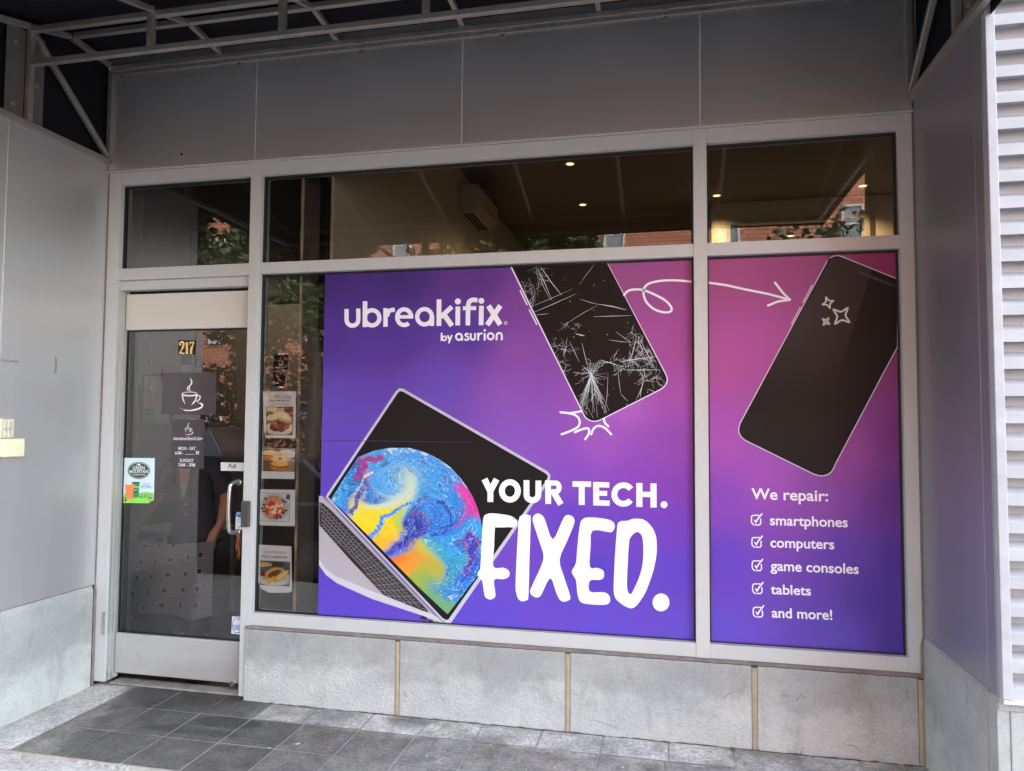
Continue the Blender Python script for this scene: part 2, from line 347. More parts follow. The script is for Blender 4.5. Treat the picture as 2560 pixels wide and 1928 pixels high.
# second, set back frame round the door with its stepped ribs
member('door_frame', (0.0005, m1l-.0005, .03, FD-.01, 2.118, ZMB-.0055))
part('head_light_block', M['gasket'], sf, (0.0005, m1l-.0005, FD+.012, FD+.03, 2.04, 2.16), bevel=0)  # hidden black strip added to stop light leaking above the door
part('door_stop', M['alu_bare'], sf, (.0005, .0035, .012, .026, G0+.03, 2.117), (.0005, .0045, .034, .040, G0+.03, 2.117), (.0005, .003, .048, .060, G0+.03, 2.11), (.0005, .0045, .066, .071, G0+.03, 2.11))
GY = .05
panes = [(0, m1l, ZTB, ZGT), (m1r, m2l, ZTB, ZGT), (m2r, m3l, ZTB, ZGT), (m1r, m2l, ZGB, ZMB), (m2r, m3l, ZGB, ZMB)]
for (x0, x1, z0, z1) in panes:
    g = .010
    part('gasket', M['gasket'], sf, (x0, x0+g, GY-.012, GY+.016, z0, z1), (x1-g, x1, GY-.012, GY+.016, z0, z1), (x0+g, x1-g, GY-.012, GY+.016, z1-g, z1), (x0+g, x1-g, GY-.012, GY+.016, z0, z0+g*.5), bevel=0)
    bb = MB(); bb.add([(x0+g, GY, z0+g*.5), (x1-g, GY, z0+g*.5), (x1-g, GY, z1-g), (x0+g, GY, z1-g)], [(0, 1, 2, 3)])
    bb.build('glass_pane', M['glass'], sf)
# ------------------------------------------------------------------ door
DY = .078
DX0, DX1 = .005, .952
dr = thing('shop_door', 'aluminium and glass shop door with a curved pull handle and number 217', 'door', (.5, .1, G0))
part('stile', M['alu_bare'], dr, (DX0, DX0+.0045, DY, DY+.045, G0+.068, 2.1)); part('stile', M['alu_door'], dr, (DX1-.035, DX1, DY, DY+.045, G0+.068, 2.1))
part('top_rail', M['alu_cream'], dr, (DX0+.005, DX1-.0355, DY-.004, DY+.041, 1.858, 2.098), bevel=.004)
part('bottom_rail', M['alu_door'], dr, (DX0+.005, DX1-.0355, DY-.005, DY+.04, G0+.066, -.135), bevel=.004)
bb = MB(); y = DY+.022; bb.add([(DX0+.005, y, -.135), (DX1-.035, y, -.135), (DX1-.035, y, 1.858), (DX0+.005, y, 1.858)], [(0, 1, 2, 3)]); bb.build('glass_pane', M['glass'], dr)
part('gasket', M['gasket'], dr, (DX0+.005, DX0+.008, DY+.012, DY+.03, -.134, 1.857), (DX0+.008, DX1-.035, DY+.012, DY+.03, 1.849, 1.857), (DX0+.008, DX1-.035, DY+.012, DY+.03, -.134, -.127), bevel=0)
part('threshold', mat('worn_threshold', S(150, 144, 134), .8, var=.5, vscale=14, bump=.4), dr, (DX0-.004, m1l, .04, .14, G0+.002, G0+.014), bevel=.004)
# curved pull handle
hb = MB(); Yh = .0
def px(u, v, Y): p = at(u, v, Y); return Vector((p.x, Y, p.z))
hx0 = px(598, 1206, DY+.0).x; ht = px(598, 1206, DY).z; hbm = px(594, 1331, DY).z; hx = px(577, 1260, Yh).x
pts = [(hx0, DY-.004, ht), (hx0-.012, DY-.03, ht), (hx0-.02, DY-.052, ht-.008), (hx0-.025, DY-.062, ht-.035), (hx0-.028, DY-.066, (ht+hbm)/2), (hx0-.025, DY-.062, hbm+.035), (hx0-.02, DY-.052, hbm+.008), (hx0-.012, DY-.03, hbm), (hx0, DY-.004, hbm)]
def crs(P, n=6, closed=False):
    P = [Vector(p) for p in P]; out = []; N = len(P)
    for i in range(N if closed else N-1):
        p0 = P[(i-1) % N] if closed or i > 0 else P[i]; p1 = P[i]; p2 = P[(i+1) % N]; p3 = P[(i+2) % N] if closed or i+2 < N else P[(i+1) % N]
        for k in range(n):
            t = k/n; out.append(.5*((2*p1)+(p2-p0)*t+(2*p0-5*p1+4*p2-p3)*t*t+(3*p1-p0-3*p2+p3)*t**3))
    if not closed: out.append(P[-1])
    return out
hb.tube(crs(pts, 6), .0125, 14); hb.disc((hx0, DY-.006, ht), (0, 1, 0), .021, .006); hb.disc((hx0, DY-.006, hbm), (0, 1, 0), .021, .006)
hb.build('handle', M['steel'], dr, smooth=True)
lk = part('lock_cover', M['dark_plastic'], sf, (px(608, 1250, -.0).x, px(628, 1250, 0).x, -.026, -.0015, px(615, 1318, -.02).z, px(615, 1253, -.02).z), bevel=.006)
part('hinge', M['alu_bare'], dr, (-.032, -.008, -.004, -.0005, px(277, 1588, .0).z, px(277, 1530, .0).z), bevel=.002)
bb = MB(); p = px(581, 1711, DY-.006); bb.disc((p.x, DY-.012, p.z+.003), (0, 1, 0), .017, .008); bb.disc((p.x, DY-.014, p.z+.003), (0, 1, 0), .006, .003); bb.build('floor_bolt_cap', M['steel'], dr)
# hanging tape/string below the handle
bb = MB()
for k in range(7):
    x = hx0+.003+k*.003; z = hbm-.012; L = rnd.uniform(.06, .16); q = [(x, DY-.01, z)]
    for s_ in range(1, 5): q.append((x+rnd.uniform(-.010, .010), DY-.012+rnd.uniform(-.004, .004), z-L*s_/4))
    bb.tube(crs(q, 3), .0022, 5)
o = bb.build('orange_twine', mat('orange_twine', S(150, 84, 52), .8, var=.4, vscale=40)); tag(o, 'frayed orange brown twine hanging below the door handle', 'twine')

# ------------------------------------------------------------------ stone base under the window
pl = thing('stone_base_wall', 'low grey stone base wall with tan joints below the display windows', 'wall', (2.9, -.01, G0))
jx = [1.0, 1.995, 3.0, 3.995, 4.8]
for i in range(4):
    x0 = jx[i]+(.014 if i else -.0); x1 = jx[i+1]-.014
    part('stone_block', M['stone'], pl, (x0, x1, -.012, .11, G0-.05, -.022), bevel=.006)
for i in range(1, 5):
    bb = MB(); n = 24
    for s_ in (0,):
        vs = []; fs = []
        for k in range(n+1):
            z = G0-.04+(0-.03-G0+.04)*k/n; wv = .011+rnd.uniform(-.002, .0035); c = jx[i]+rnd.uniform(-.0015, .0015)
            vs += [(c-wv, -.0125, z), (c, -.016, z), (c+wv, -.0125, z)]
        for k in range(n):
            a = 3*k; fs += [(a, a+1, a+4, a+3), (a+1, a+2, a+5, a+4)]
        bb.add(vs, fs)
    bb.box(jx[i]-.0135, jx[i]+.0135, -.011, .1, G0-.05, -.031)
    bb.build('mortar_joint', M['mortar'], pl)
bb = MB(); n = 160; vs = []; fs = []
for k in range(n+1):
    x = 1.0+3.82*k/n; j = rnd.uniform(-.004, .004); vs += [(x, -.004, -.026+j), (x, -.013-rnd.uniform(0, .003), -.016+j*.7), (x, -.006, -.006+j*.6), (x, .001, -.0005)]
for k in range(n):
    for q in range(3):
        a = 4*k+q; fs.append((a, a+1, a+5, a+4))
bb.add(vs, fs); bb.box(1.0, 4.8, .0, .1, -.021, -.001); bb.build('sealant_bead', M['caulk'], pl)

# uneven dark bead along the foot of the base wall
b = MB(); q_ = [(1.0+3.8*k/120, -.0145-rnd.uniform(0, .004), G0+rnd.uniform(-.002, .003)) for k in range(121)]
b.tube(q_, [rnd.uniform(.0025, .0065) for _ in q_], 6); o = b.build('foot_bead', mat('dark_bead', S(92, 86, 80), .95, var=.4, vscale=30), pl)
# ------------------------------------------------------------------ side walls of the bay
ZP = .186
def sidewall(name, label, x, sgn, mt):
    t = thing(name, label, 'wall', (x, -.4, G0))
    xa, xb = sorted((x, x+sgn*.3))
    xp, xq = sorted((x+sgn*.0, x+sgn*.02))
    part('metal_panel', mt, t, (xp, xq, -.752, -.003, ZP+.004, 2.962), bevel=.0015)
    part('metal_panel', mt, t, (xp, xq, -.838, -.758, ZP+.004, 2.962), bevel=.0015)
    part('panel_joint', M['joint'], t, (*sorted((x+sgn*.004, x+sgn*.02)), -.7575, -.7525, ZP+.004, 2.96), bevel=0)
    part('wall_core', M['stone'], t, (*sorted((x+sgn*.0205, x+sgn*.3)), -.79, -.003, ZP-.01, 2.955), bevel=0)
    # stone plinth with chamfered top
    def plinth(y0, y1):
        bb = MB(); ch = .035; X = x-sgn*.006; Xi = x+sgn*.04
        v = []
        for y in (y0, y1): v += [(X, y, G0-.05), (Xi, y, G0-.05), (Xi, y, ZP), (X+sgn*.010, y, ZP), (X, y, ZP-ch)]
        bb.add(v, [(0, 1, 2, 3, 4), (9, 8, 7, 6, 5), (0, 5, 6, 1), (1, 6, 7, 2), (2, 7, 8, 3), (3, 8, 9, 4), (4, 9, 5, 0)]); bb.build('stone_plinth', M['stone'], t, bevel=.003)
    if sgn > 0:
        plinth(-.748, -.004); plinth(-.845, -.764)
        part('mortar_joint', M['mortar'], t, (*sorted((x-sgn*.0065, x+sgn*.03)), -.7635, -.7485, G0, ZP-.002), bevel=0)
    else: plinth(-.848, -.02)
    return t
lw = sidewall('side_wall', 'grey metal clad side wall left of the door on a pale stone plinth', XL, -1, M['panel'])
rw = sidewall('side_wall', 'grey metal clad side wall in a shaded tone between the purple poster and the white louvres', XR, 1, M['panel_shaded'])
bb = MB(); bb.tube([(XL+.006, -.006, G0), (XL+.006, -.006, ZP-.05), (XL-.0, -.004, ZP+.01), (XL+.003, -.003, ZP+.05), (XL+.003, -.003, 2.95)], [.009, .009, .006, .004, .004], 8); bb.build('sealant_bead', M['caulk'], lw)
bb = MB(); bb.tube([(XR-.008, -.006, -.02), (XR-.008, -.006, ZP-.05), (XR+.0, -.004, ZP+.01), (XR-.003, -.003, ZP+.05), (XR-.003, -.003, 2.95)], [.011, .010, .007, .005, .004], 8); bb.build('sealant_bead', M['caulk'], rw)
# little worn marks on the left panel
def mark(name, u, v, w_, h_, mt, label, seed, rot=0):
    p = atX(u, v, XL); r_ = random.Random(seed); bb = MB(); ps = []
    n = 14
    for k in range(n):
        t_ = 2*math.pi*k/n; q = r_.uniform(.8, 1.1); ps.append((XL+.0012, p.y+max(-1, min(1, 1.3*math.cos(t_)))*w_/2*q, p.z+max(-1, min(1, 1.3*math.sin(t_)))*h_/2*q))
    bb.add(ps, [tuple(range(n))]); return bb.build(name, mt, lw)
M['tape'] = mat('tape_residue', S(112, 104, 104), .7, var=.5, vscale=120, col2=S(150, 146, 146))
mark('tape_residue', 24, 903, .13, .013, M['tape'], '', 1); mark('tape_residue', 139, 914, .017, .105, M['tape'], '', 2)
# buzzer box at the left edge
bx = thing('buzzer_box', 'small translucent beige electrical box on the left metal wall at the photo edge', 'box', (XL+.02, -.67, 1.05))
M['beige'] = mat('beige_plastic', S(222, 214, 182), .35, var=.1, vscale=20)
part('box_body', M['beige'], bx, (XL+.001, XL+.045, -.74, -.612, 1.048, 1.15), bevel=.005)
part('sunlit_plate', mat('sunlit_gold', S(240, 232, 200), .15, .5), bx, (XL+.001, XL+.012, -.742, -.655, 1.155, 1.262), bevel=.002)  # gold sunlight above the box is put into this plate's colour
part('plate_bars', M['alu'], bx, (XL+.0125, XL+.018, -.735, -.66, 1.20, 1.207), (XL+.0125, XL+.018, -.715, -.708, 1.16, 1.25), (XL+.0125, XL+.018, -.69, -.683, 1.16, 1.25), bevel=0)

def scuff(P, w_, mt, parent, Y=-.0135, name='scuff_mark'):
    b = MB(); L = [Vector((at(u, v, Y).x, Y, at(u, v, Y).z)) for u, v in P]; vs = []
    for i, q in enumerate(L):
        d = (L[min(i+1, len(L)-1)]-L[max(i-1, 0)]).normalized(); n_ = Vector((-d.z, 0, d.x)); k = w_/2*(.4+.8*math.sin(math.pi*(i+.4)/len(L)))*rnd.uniform(.7, 1.3); vs += [q+n_*k, q-n_*k]
    b.add(vs, [(2*i, 2*i+1, 2*i+3, 2*i+2) for i in range(len(L)-1)]); b.build(name, mt, parent)
M['scuff'] = mat('dark_scuff', S(96, 96, 94), .8, var=.5, vscale=90, col2=S(158, 158, 154))
scuff([(1956, 1738), (1962, 1741), (1971, 1740)], .012, M['scuff'], pl); scuff([(1992, 1754), (1997, 1744), (1999, 1737), (2008, 1741), (2016, 1744)], .008, M['scuff'], pl)
scuff([(2002, 1886), (2004, 1877), (2008, 1870)], .006, M['scuff'], pl); scuff([(2122, 1864), (2135, 1866), (2148, 1874), (2160, 1884)], .003, M['scuff'], pl)
scuff([(1470, 1800), (1495, 1803), (1520, 1812), (1548, 1822)], .003, M['scuff'], pl); scuff([(1808, 1748), (1820, 1736), (1846, 1724)], .005, M['scuff'], pl)
scuff([(2266, 1712), (2268, 1735), (2270, 1752)], .006, M['scuff'], pl); scuff([(1538, 1750), (1541, 1752)], .01, M['scuff'], pl); scuff([(622, 1620), (619, 1608), (626, 1600)], .005, M['scuff'], pl); scuff([(1008, 1730), (1014, 1738), (1017, 1746)], .004, M['scuff'], pl)
for q_ in ((344, 1637, 6), (349, 1650, 5), (346, 1662, 6)): scuff([(q_[0]+4, q_[1]-4), (q_[0], q_[1]), (q_[0]+1, q_[1]+5)], .004, M['scuff'], dr, DY-.0062, 'scratch')
bb_ = []
def sidemark(u, v, w_, h_, mt, X, parent, seed, name='scuff_mark'):
    p_ = atX(u, v, X); r_ = random.Random(seed)
    for k in range(7):
        b = MB(); y = p_.y+r_.uniform(-w_, w_)/2; z = p_.z+r_.uniform(-h_, h_)/2; a = r_.uniform(.6, 1.2); L = r_.uniform(.2, .6)*max(w_, h_)
        b.add([(X, y, z), (X, y+math.cos(a)*L, z+math.sin(a)*L), (X, y+math.cos(a)*L+.003, z+math.sin(a)*L-.002), (X, y+.003, z-.003)], [(0, 1, 2, 3)]); b.build(name, mt, parent)
sidemark(131, 1521, .09, .06, M['scuff'], XL+.0068, lw, 4)
sidemark(2452, 1830, .05, .05, M['scuff'], XR-.0068, rw, 6)
# ------------------------------------------------------------------ fascia panels
fa = thing('fascia', 'dark grey metal panel fascia above the storefront frame under the canopy', 'wall', (2.4, .01, 2.91))
fx = [XL+.002, .992, 2.357, 3.737, XR-.002]
for i in range(4):
    a, b_ = fx[i]+.004, fx[i+1]-.004
    o = part('fascia_panel', M['panel_fascia'], fa, (a, b_, -.012, .01, 2.921, 3.60), bevel=.002)
for i in range(1, 4): part('panel_joint', M['joint'], fa, (fx[i]-.0038, fx[i]+.0038, -.007, .01, 2.921, 3.60), bevel=0)
part('fascia_backing', M['panel_fascia'], fa, (XL-.3, XR+.3, .0105, .3, 2.9035, 3.6895), (XL, XR, -.008, .0104, 3.602, 3.689), bevel=0)
part('drip_edge', M['alu'], fa, (XL, XR-.003, -.016, .0, 2.9035, 2.9065), (XL, XR-.003, -.0165, -.0125, 2.9066, 2.915), bevel=0)
part('shadow_gap', M['gasket'], fa, (XL, XR, -.001, .01, 2.907, 2.9205), bevel=0)
bb = MB(); bb.disc((.462, -.0135, 2.99), (0, 1, 0), .0085, .001, 16); bb.build('hole', M['black'], fa)

# ------------------------------------------------------------------ canopy
aw = thing('canopy', 'black fabric canopy on a galvanised tube frame above the storefront', 'awning', (2.4, -1.1, 2.95))
AY = -2.24
prof = [(.0, 3.68), (-.37, 3.685), (-.66, 3.60), (AY, 3.13)]
bb = MB(); xa, xb = XL-.03, XR+.03
for i in range(3):
    (y0, z0), (y1, z1) = prof[i], prof[i+1]; bb.add([(xa, y0, z0), (xb, y0, z0), (xb, y1, z1), (xa, y1, z1)], [(0, 1, 2, 3)])
bb.add([(xa, AY, 3.13), (xb, AY, 3.13), (xb, AY, 2.94), (xa, AY, 2.94)], [(0, 1, 2, 3)])
for x in (xa, xb):
    vs = [(x, y, z) for y, z in prof] + [(x, AY, 2.94), (x, .009, 2.94)]; bb.add(vs, [tuple(range(6))])
o = bb.build('canvas', M['fabric'], aw)
sm = o.modifiers.new('solid', 'SOLIDIFY'); sm.thickness = .004
def tubes(name, *segs, w_=.033):
    for a, c in segs: MB().bar(a, c, w_).build(name, M['galv'], aw, bevel=.003)
xl, xr = XL+.012, XR-.015
for x in (xl, xr):
    tubes('side_rail', ((x, -.02, 2.975), (x, AY+.02, 2.975)), ((x, -.018, 2.992), (x, -.018, 3.60)))
    tubes('rafter', ((x, -.03, 3.625), (x, -.36, 3.645)), ((x, -.376, 3.643), (x, -.645, 3.555)), ((x, -.66, 3.55), (x, AY+.02, 3.09)))
    tubes('post', ((x, -.645, 2.993), (x, -.645, 3.535)))
    tubes('brace', ((x, -.035, 3.005), (x, -.62, 3.52)), w_=.03)
    s_ = 1 if x > 2 else -1
    part('mounting_plate', M['plate'], aw, (*sorted((x+s_*.018, x+s_*.024)), -.785, -.663, 2.993, 3.52), bevel=.001)
    part('mounting_plate', M['plate'], aw, (*sorted((x+s_*.018, x+s_*.024)), -.627, -.53, 2.993, 3.53), bevel=.001)
    for (y, z) in ((-.735, 3.42), (-.735, 3.06), (-.585, 3.23)):
        q = MB(); q.disc((x+s_*.017, y, z), (-s_, 0, 0), .013, .004, 16); q.disc((x+s_*.012, y, z), (-s_, 0, 0), .008, .006, 6); q.build('bolt', M['galv'], aw)
tubes('back_rail', ((xl+.02, -.03, 3.60), (xr-.02, -.03, 3.60)))
tubes('ledger', ((xl+.02, -.02, 3.565), (xr-.02, -.02, 3.565)), w_=.012)
tubes('purlin', ((xl+.018, -.355, 3.655), (xr-.018, -.355, 3.655)), ((xl+.018, -.645, 3.535), (xr-.018, -.645, 3.535)), ((xl+.018, -.645, 3.335), (xr-.018, -.645, 3.335)), ((xl+.018, AY+.02, 2.975), (xr-.018, AY+.02, 2.975)), ((xl+.018, AY+.02, 3.09), (xr-.018, AY+.02, 3.09)))
for k in range(5):
    x = .745+.81*k
    tubes('rafter', ((x, -.05, 3.628), (x, -.337, 3.648)), ((x, -.373, 3.643), (x, -.627, 3.56)), ((x, -.664, 3.553), (x, AY+.04, 3.10)), w_=.03)
    tubes('strut', ((x-.02, -.645, 3.353), (x-.02, -.645, 3.517)), w_=.036)
for x in (.005, .867, 1.712, 2.604, 3.55, 4.5):
    part('bracket', M['galv'], aw, (x-.018, x+.018, -.018, -.0125, 3.535, 3.582), (x-.018, x+.018, -.052, -.0185, 3.5745, 3.58), bevel=.001)
    q = MB(); q.disc((x, -.0185, 3.553), (0, -1, 0), .006, .004, 8); q.build('screw', M['dark_plastic'], aw)

# ------------------------------------------------------------------ louvred wall on the right, upper wall, left pier
lv = thing('louvre_wall', 'white horizontal louvre panel in a white frame on a stone pier at the right', 'louvre', (6, -.85, G0))
part('frame_stile', M['louvre'], lv, (XR+.006, 4.862, -.872, -.80, .192, 4.6), bevel=.003)
bb = MB(); pz = .1085; z = .215-.03; vs = []; fs = []
n = 42
for k in range(n):
    zt = z+pz*(k+1)
    pr = [(-.858, zt), (-.808, zt+.006), (-.808, zt-.036), (-.858, zt-.064), (-.858, zt-pz+.0005)]
    base = len(vs)
    for (y, zz) in pr: vs += [(4.8622, y, zz), (9.0, y, zz)]
    for q in range(4): a = base+2*q; fs.append((a, a+1, a+3, a+2))
bb.add(vs, fs); o = bb.build('louvre_blades', M['louvre'], lv)
part('sill', M['alu'], lv, (XR+.0062, 9, -.878, -.80, .176, .191), bevel=.002)
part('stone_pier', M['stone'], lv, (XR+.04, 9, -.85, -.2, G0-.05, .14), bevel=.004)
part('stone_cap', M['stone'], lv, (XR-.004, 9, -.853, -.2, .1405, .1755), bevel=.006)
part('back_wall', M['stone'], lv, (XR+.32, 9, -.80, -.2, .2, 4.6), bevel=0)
lp = thing('street_pier', 'metal clad pier front left of the entrance bay', 'wall', (-1.5, -.7, G0))
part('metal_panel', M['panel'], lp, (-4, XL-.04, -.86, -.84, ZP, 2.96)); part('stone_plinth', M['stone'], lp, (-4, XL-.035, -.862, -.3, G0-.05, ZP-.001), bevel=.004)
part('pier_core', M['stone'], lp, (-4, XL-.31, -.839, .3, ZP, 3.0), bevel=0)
ub = thing('upper_building', 'unseen brick upper storeys of the shop building above the canopy, blocking the sun', 'building', (2, 4, 3.7))  # unseen mass added to keep the sun off the shopfront
def brickmat():
    m = bpy.data.materials.new('red_brick'); m.use_nodes = True; n = m.node_tree; p = n.nodes['Principled BSDF']; p.inputs['Roughness'].default_value = .85
    tc = n.nodes.new('ShaderNodeTexCoord'); mp = n.nodes.new('ShaderNodeMapping'); mp.inputs['Rotation'].default_value = (R(90), 0, 0); n.links.new(tc.outputs['Object'], mp.inputs[0])
    b_ = n.nodes.new('ShaderNodeTexBrick'); b_.inputs['Scale'].default_value = 1; b_.inputs['Brick Width'].default_value = .30; b_.inputs['Row Height'].default_value = .13; b_.inputs['Mortar Size'].default_value = .02
    b_.inputs['Color1'].default_value = S(214, 140, 106); b_.inputs['Color2'].default_value = S(190, 116, 84); b_.inputs['Mortar'].default_value = S(132, 88, 70)
    n.links.new(mp.outputs[0], b_.inputs[0]); n.links.new(b_.outputs[0], p.inputs['Base Color']); return m
M['brick'] = brickmat()
part('wall', M['brick'], ub, (-10, 14, -.1, .119, 3.69, 10.5), bevel=0)
part('upper_floor', M['int_dark'], ub, (-10, 14, .12, 11.9, 4.1, 10.4), bevel=0)
part('back_wall', M['int_dark'], ub, (-10, 14, 11.91, 12, G0, 3.69), (-10, -9.9, .5, 11.9, G0, 3.69), (13.9, 14, .5, 11.9, G0, 3.69), bevel=0)

# ------------------------------------------------------------------ shop interiors
CZ = 3.85
def struct(name, m_, *bx_):
    q = MB()
    for z_ in bx_: q.box(*z_)
    o = q.build(name, m_); tag(o, kind='structure'); return o
struct('interior_floor', M['int_floor'], (-5, 9, .13, 9, G0-.19, G0+.004))
struct('ceiling', M['ceiling'], (1.47, 9, .12, 9, CZ, CZ+.1)); struct('ceiling', M['int_dark'], (-5, 1.24, .12, 9, 2.9, CZ+.1))
pw = thing('partition_wall', 'cream partition wall with raw drywall edges dividing the two shops', 'wall', (1.37, 2.5, G0))
part('board', M['drywall'], pw, (1.452, 1.472, .135, 9, G0, CZ-.001), bevel=0)
part('board', M['int_grey'], pw, (1.245, 1.262, .135, 5.2, G0, 2.899), bevel=0)
for x, nm in ((1.2535, 0), (1.462, 1)):
    q = MB(); vs = []; fs = []; n = 60
    for k in range(n+1):
        z_ = G0+(2.9-G0)*k/n; a = .010+rnd.uniform(-.002, .002); vs += [(x-a, .130+rnd.uniform(0, .002), z_), (x+a, .130, z_)]
    for k in range(n): fs.append((2*k, 2*k+1, 2*k+3, 2*k+2))
    q.add(vs, fs); q.build('drywall_edge', M['drywall_edge'], pw)
part('cavity', M['black'], pw, (1.2625, 1.4515, .35, .4, G0, CZ), bevel=0)
wx0 = at(1783, 520, 4.66).x; wx1 = at(1826, 560, 4.66).x; wx2 = at(2159, 540, 4.66).x; wzt = at(1826, 562, 4.66).z
struct('interior_wall', M['drywall'], (wx0, wx1, 4.66, 4.76, G0, CZ), (wx1, wx2, 4.66, 4.76, wzt, CZ), (wx2, 7.2, 4.66, 4.76, G0, CZ), (wx0-.02, wx0, 4.68, 9, G0, CZ), (1.472, wx0, 8.9, 9.0, G0, CZ))
struct('interior_wall', M['drywall'], (6.6, 6.7, .3, 4.66, G0, CZ), (XR+.02, 6.7, .31, .36, G0, CZ))
struct('ceiling', M['int_dark'], (wx0, 9, 4.761, 9, 3.585, 3.69))
struct('interior_wall', M['int_grey'], (-5, 1.24, 5.2, 5.3, G0, 2.9), (-5.1, -5.0, .32, 5.3, G0, 2.9), (-5.0, -.1, .30, .34, G0, 2.9))
dk = thing('inner_doorway', 'dark inner doorway in the back wall seen through the right transom window', 'doorway', ((wx1+wx2)/2, 4.65, G0))
part('opening_frame', M['drywall_edge'], dk, (wx1-.05, wx1-.001, 4.64, 4.659, G0, wzt), (wx2+.001, wx2+.05, 4.64, 4.659, G0, wzt), (wx1-.05, wx2+.05, 4.64, 4.659, wzt+.001, wzt+.05), bevel=.003)
wp_ = [at(2162, 541, 4.62), at(2188, 590, 4.62)]; part('side_panel', M['int_dark'], dk, (wp_[0].x+.06, wp_[1].x, 4.63, 4.655, G0, wp_[0].z), bevel=0)
ac = thing('air_conditioner', 'cream wall mounted air conditioner on the partition wall behind the transom window', 'air conditioner', (1.56, 3.3, 3.35))
def acb():
    q = MB(); v = []
    for y in (2.93, 3.72): v += [(1.473, y, 3.40), (1.63, y, 3.40), (1.70, y, 3.47), (1.71, y, 3.62), (1.67, y, 3.69), (1.473, y, 3.69)]
    q.add(v, [(0, 1, 2, 3, 4, 5), (11, 10, 9, 8, 7, 6)]+[(i, i+6, (i+1) % 6+6, (i+1) % 6) for i in range(6)]); return q
acb().build('casing', mat('ac_plastic', S(196, 186, 168), .45), ac, bevel=.015)
for k in range(3): part('vent_slot', M['black'], ac, (1.51+.038*k, 1.53+.038*k, 2.98, 3.66, 3.3965, 3.3995), bevel=0)
M['lamp'] = emit('lamp_disc', (1, .78, .45, 1), .16)
lamps = [(1425, 410, 'behind the top edge of the wide transom'), (1457, 512, 'low in the middle of the wide transom'), (1792, 489, 'just right of the mullion in the right transom'), (2157, 465, 'rightmost, beside the reflected brick edge'), (1977, 590, 'lowest, touching the transom rail above the repaired phone')]
l0 = None
for (u, v, txt) in lamps:
    d = ray(u, v); P = CAM + d*(((CZ if u != 1977 else 3.585)-.006-CAM.z)/d.z)
    t = thing('ceiling_light', 'warm round downlight ' + txt, 'light', (P.x, P.y, P.z+.006), group='lit ceiling downlights')
    if l0 is None:
        q = MB(); q.disc((P.x, P.y, CZ-.004), (0, 0, -1), .040, .004, 28); a1 = q.build('lamp_disc', M['lamp'], t)
        q = MB(); q.tube([(P.x, P.y, CZ-.001), (P.x, P.y, CZ-.008)], [.058, .052], 28); a2 = q.build('trim_ring', M['drywall'], t)
        l0 = (a1, a2, P)
    else:
        for c0 in l0[:2]:
            c = c0.copy(); COL.objects.link(c); c.parent = t; c.matrix_parent_inverse = Matrix.Identity(4)
            c.location = (-l0[2].x, -l0[2].y, -(CZ+GZ))
    li = bpy.data.lights.new('downlight', 'SPOT'); li.energy = 4.2; li.color = (1, .66, .33); li.spot_size = R(130); li.spot_blend = .8; li.shadow_soft_size = .05
    lo = bpy.data.objects.new('downlight', li); COL.objects.link(lo); lo.location = (P.x, P.y, P.z-.03+GZ)
# café furniture and pictures seen through the door
def picture(name, label, x0, x1, y, z0, z1, frame_m, art_m, extra=None):
    t = thing(name, label, 'picture', ((x0+x1)/2, y, z0)); f = .03
    part('frame', frame_m, t, (x0, x0+f, y-.03, y, z0, z1), (x1-f, x1, y-.03, y, z0, z1), (x0+f, x1-f, y-.03, y, z1-f, z1), (x0+f, x1-f, y-.03, y, z0, z0+f))
    part('print', art_m, t, (x0+f, x1-f, y-.012, y-.004, z0+f, z1-f), bevel=0); return t
def PX(u, v, Y): p = at(u, v, Y); return p.x, p.z
YB = 5.19
a = PX(358, 935, YB); c = PX(432, 1062, YB)
pt = picture('framed_poster', 'wide pale framed poster on the cafe back wall behind the orange lamp', a[0], c[0], YB, c[1], a[1], M['int_dark'], mat('pale_print', S(170, 176, 172), .5, var=.25, vscale=3))
lx = at(374, 1000, 3.2); lp_ = thing('pendant_lamp', 'small glowing orange pendant lamp inside the cafe behind the door glass', 'lamp', (lx.x, 3.2, lx.z))
q = MB(); q.tube([(lx.x, 3.2, lx.z+.16), (lx.x, 3.2, lx.z+.10), (lx.x, 3.2, lx.z+.0), (lx.x, 3.2, lx.z-.09), (lx.x, 3.2, lx.z-.12)], [.015, .03, .058, .054, .034], 20); q.build('lamp_shade', emit('orange_glass', (.5, .17, .04, 1), .004), lp_, smooth=True)
q = MB(); q.tube([(lx.x, 3.2, lx.z+.16), (lx.x, 3.2, 2.899)], .006, 6); q.build('cord', M['dark_plastic'], lp_)
li = bpy.data.lights.new('cafe_fill_light', 'POINT'); li.energy = 2.4; li.color = (1, .8, .6); li.shadow_soft_size = .12; lo = bpy.data.objects.new('cafe_fill_light', li); COL.objects.link(lo); lo.location = (lx.x+.5, 4.0, 2.8+GZ)  # fill light added near the ceiling, apart from the pendant, to brighten the cafe
a = PX(322, 965, YB); c = PX(348, 1055, YB)
picture('picture_frame', 'narrow dark framed picture at the left edge of the cafe back wall', a[0], c[0], YB, c[1], a[1], M['int_dark'], mat('pale_print_two', S(190, 188, 184), .5))
a = PX(455, 888, YB); c = PX(510, 932, YB)
fl = thing('flag_print', 'faded striped flag hung on the cafe back wall behind the door number', 'flag', ((a[0]+c[0])/2, YB, c[1]))
for k in range(7):
    h = (a[1]-c[1])/13; part('stripe', mat('flag_stripe', S(150, 146, 150), .8), fl, (a[0] if k > 3 else a[0]+.45*(c[0]-a[0]), c[0], YB-.006, YB-.001, a[1]-h*(2*k+1), a[1]-h*2*k), bevel=0)
part('canton', mat('flag_canton', S(70, 74, 96), .8), fl, (a[0], a[0]+.44*(c[0]-a[0]), YB-.007, YB-.001, a[1]-7*h, a[1]), bevel=0)
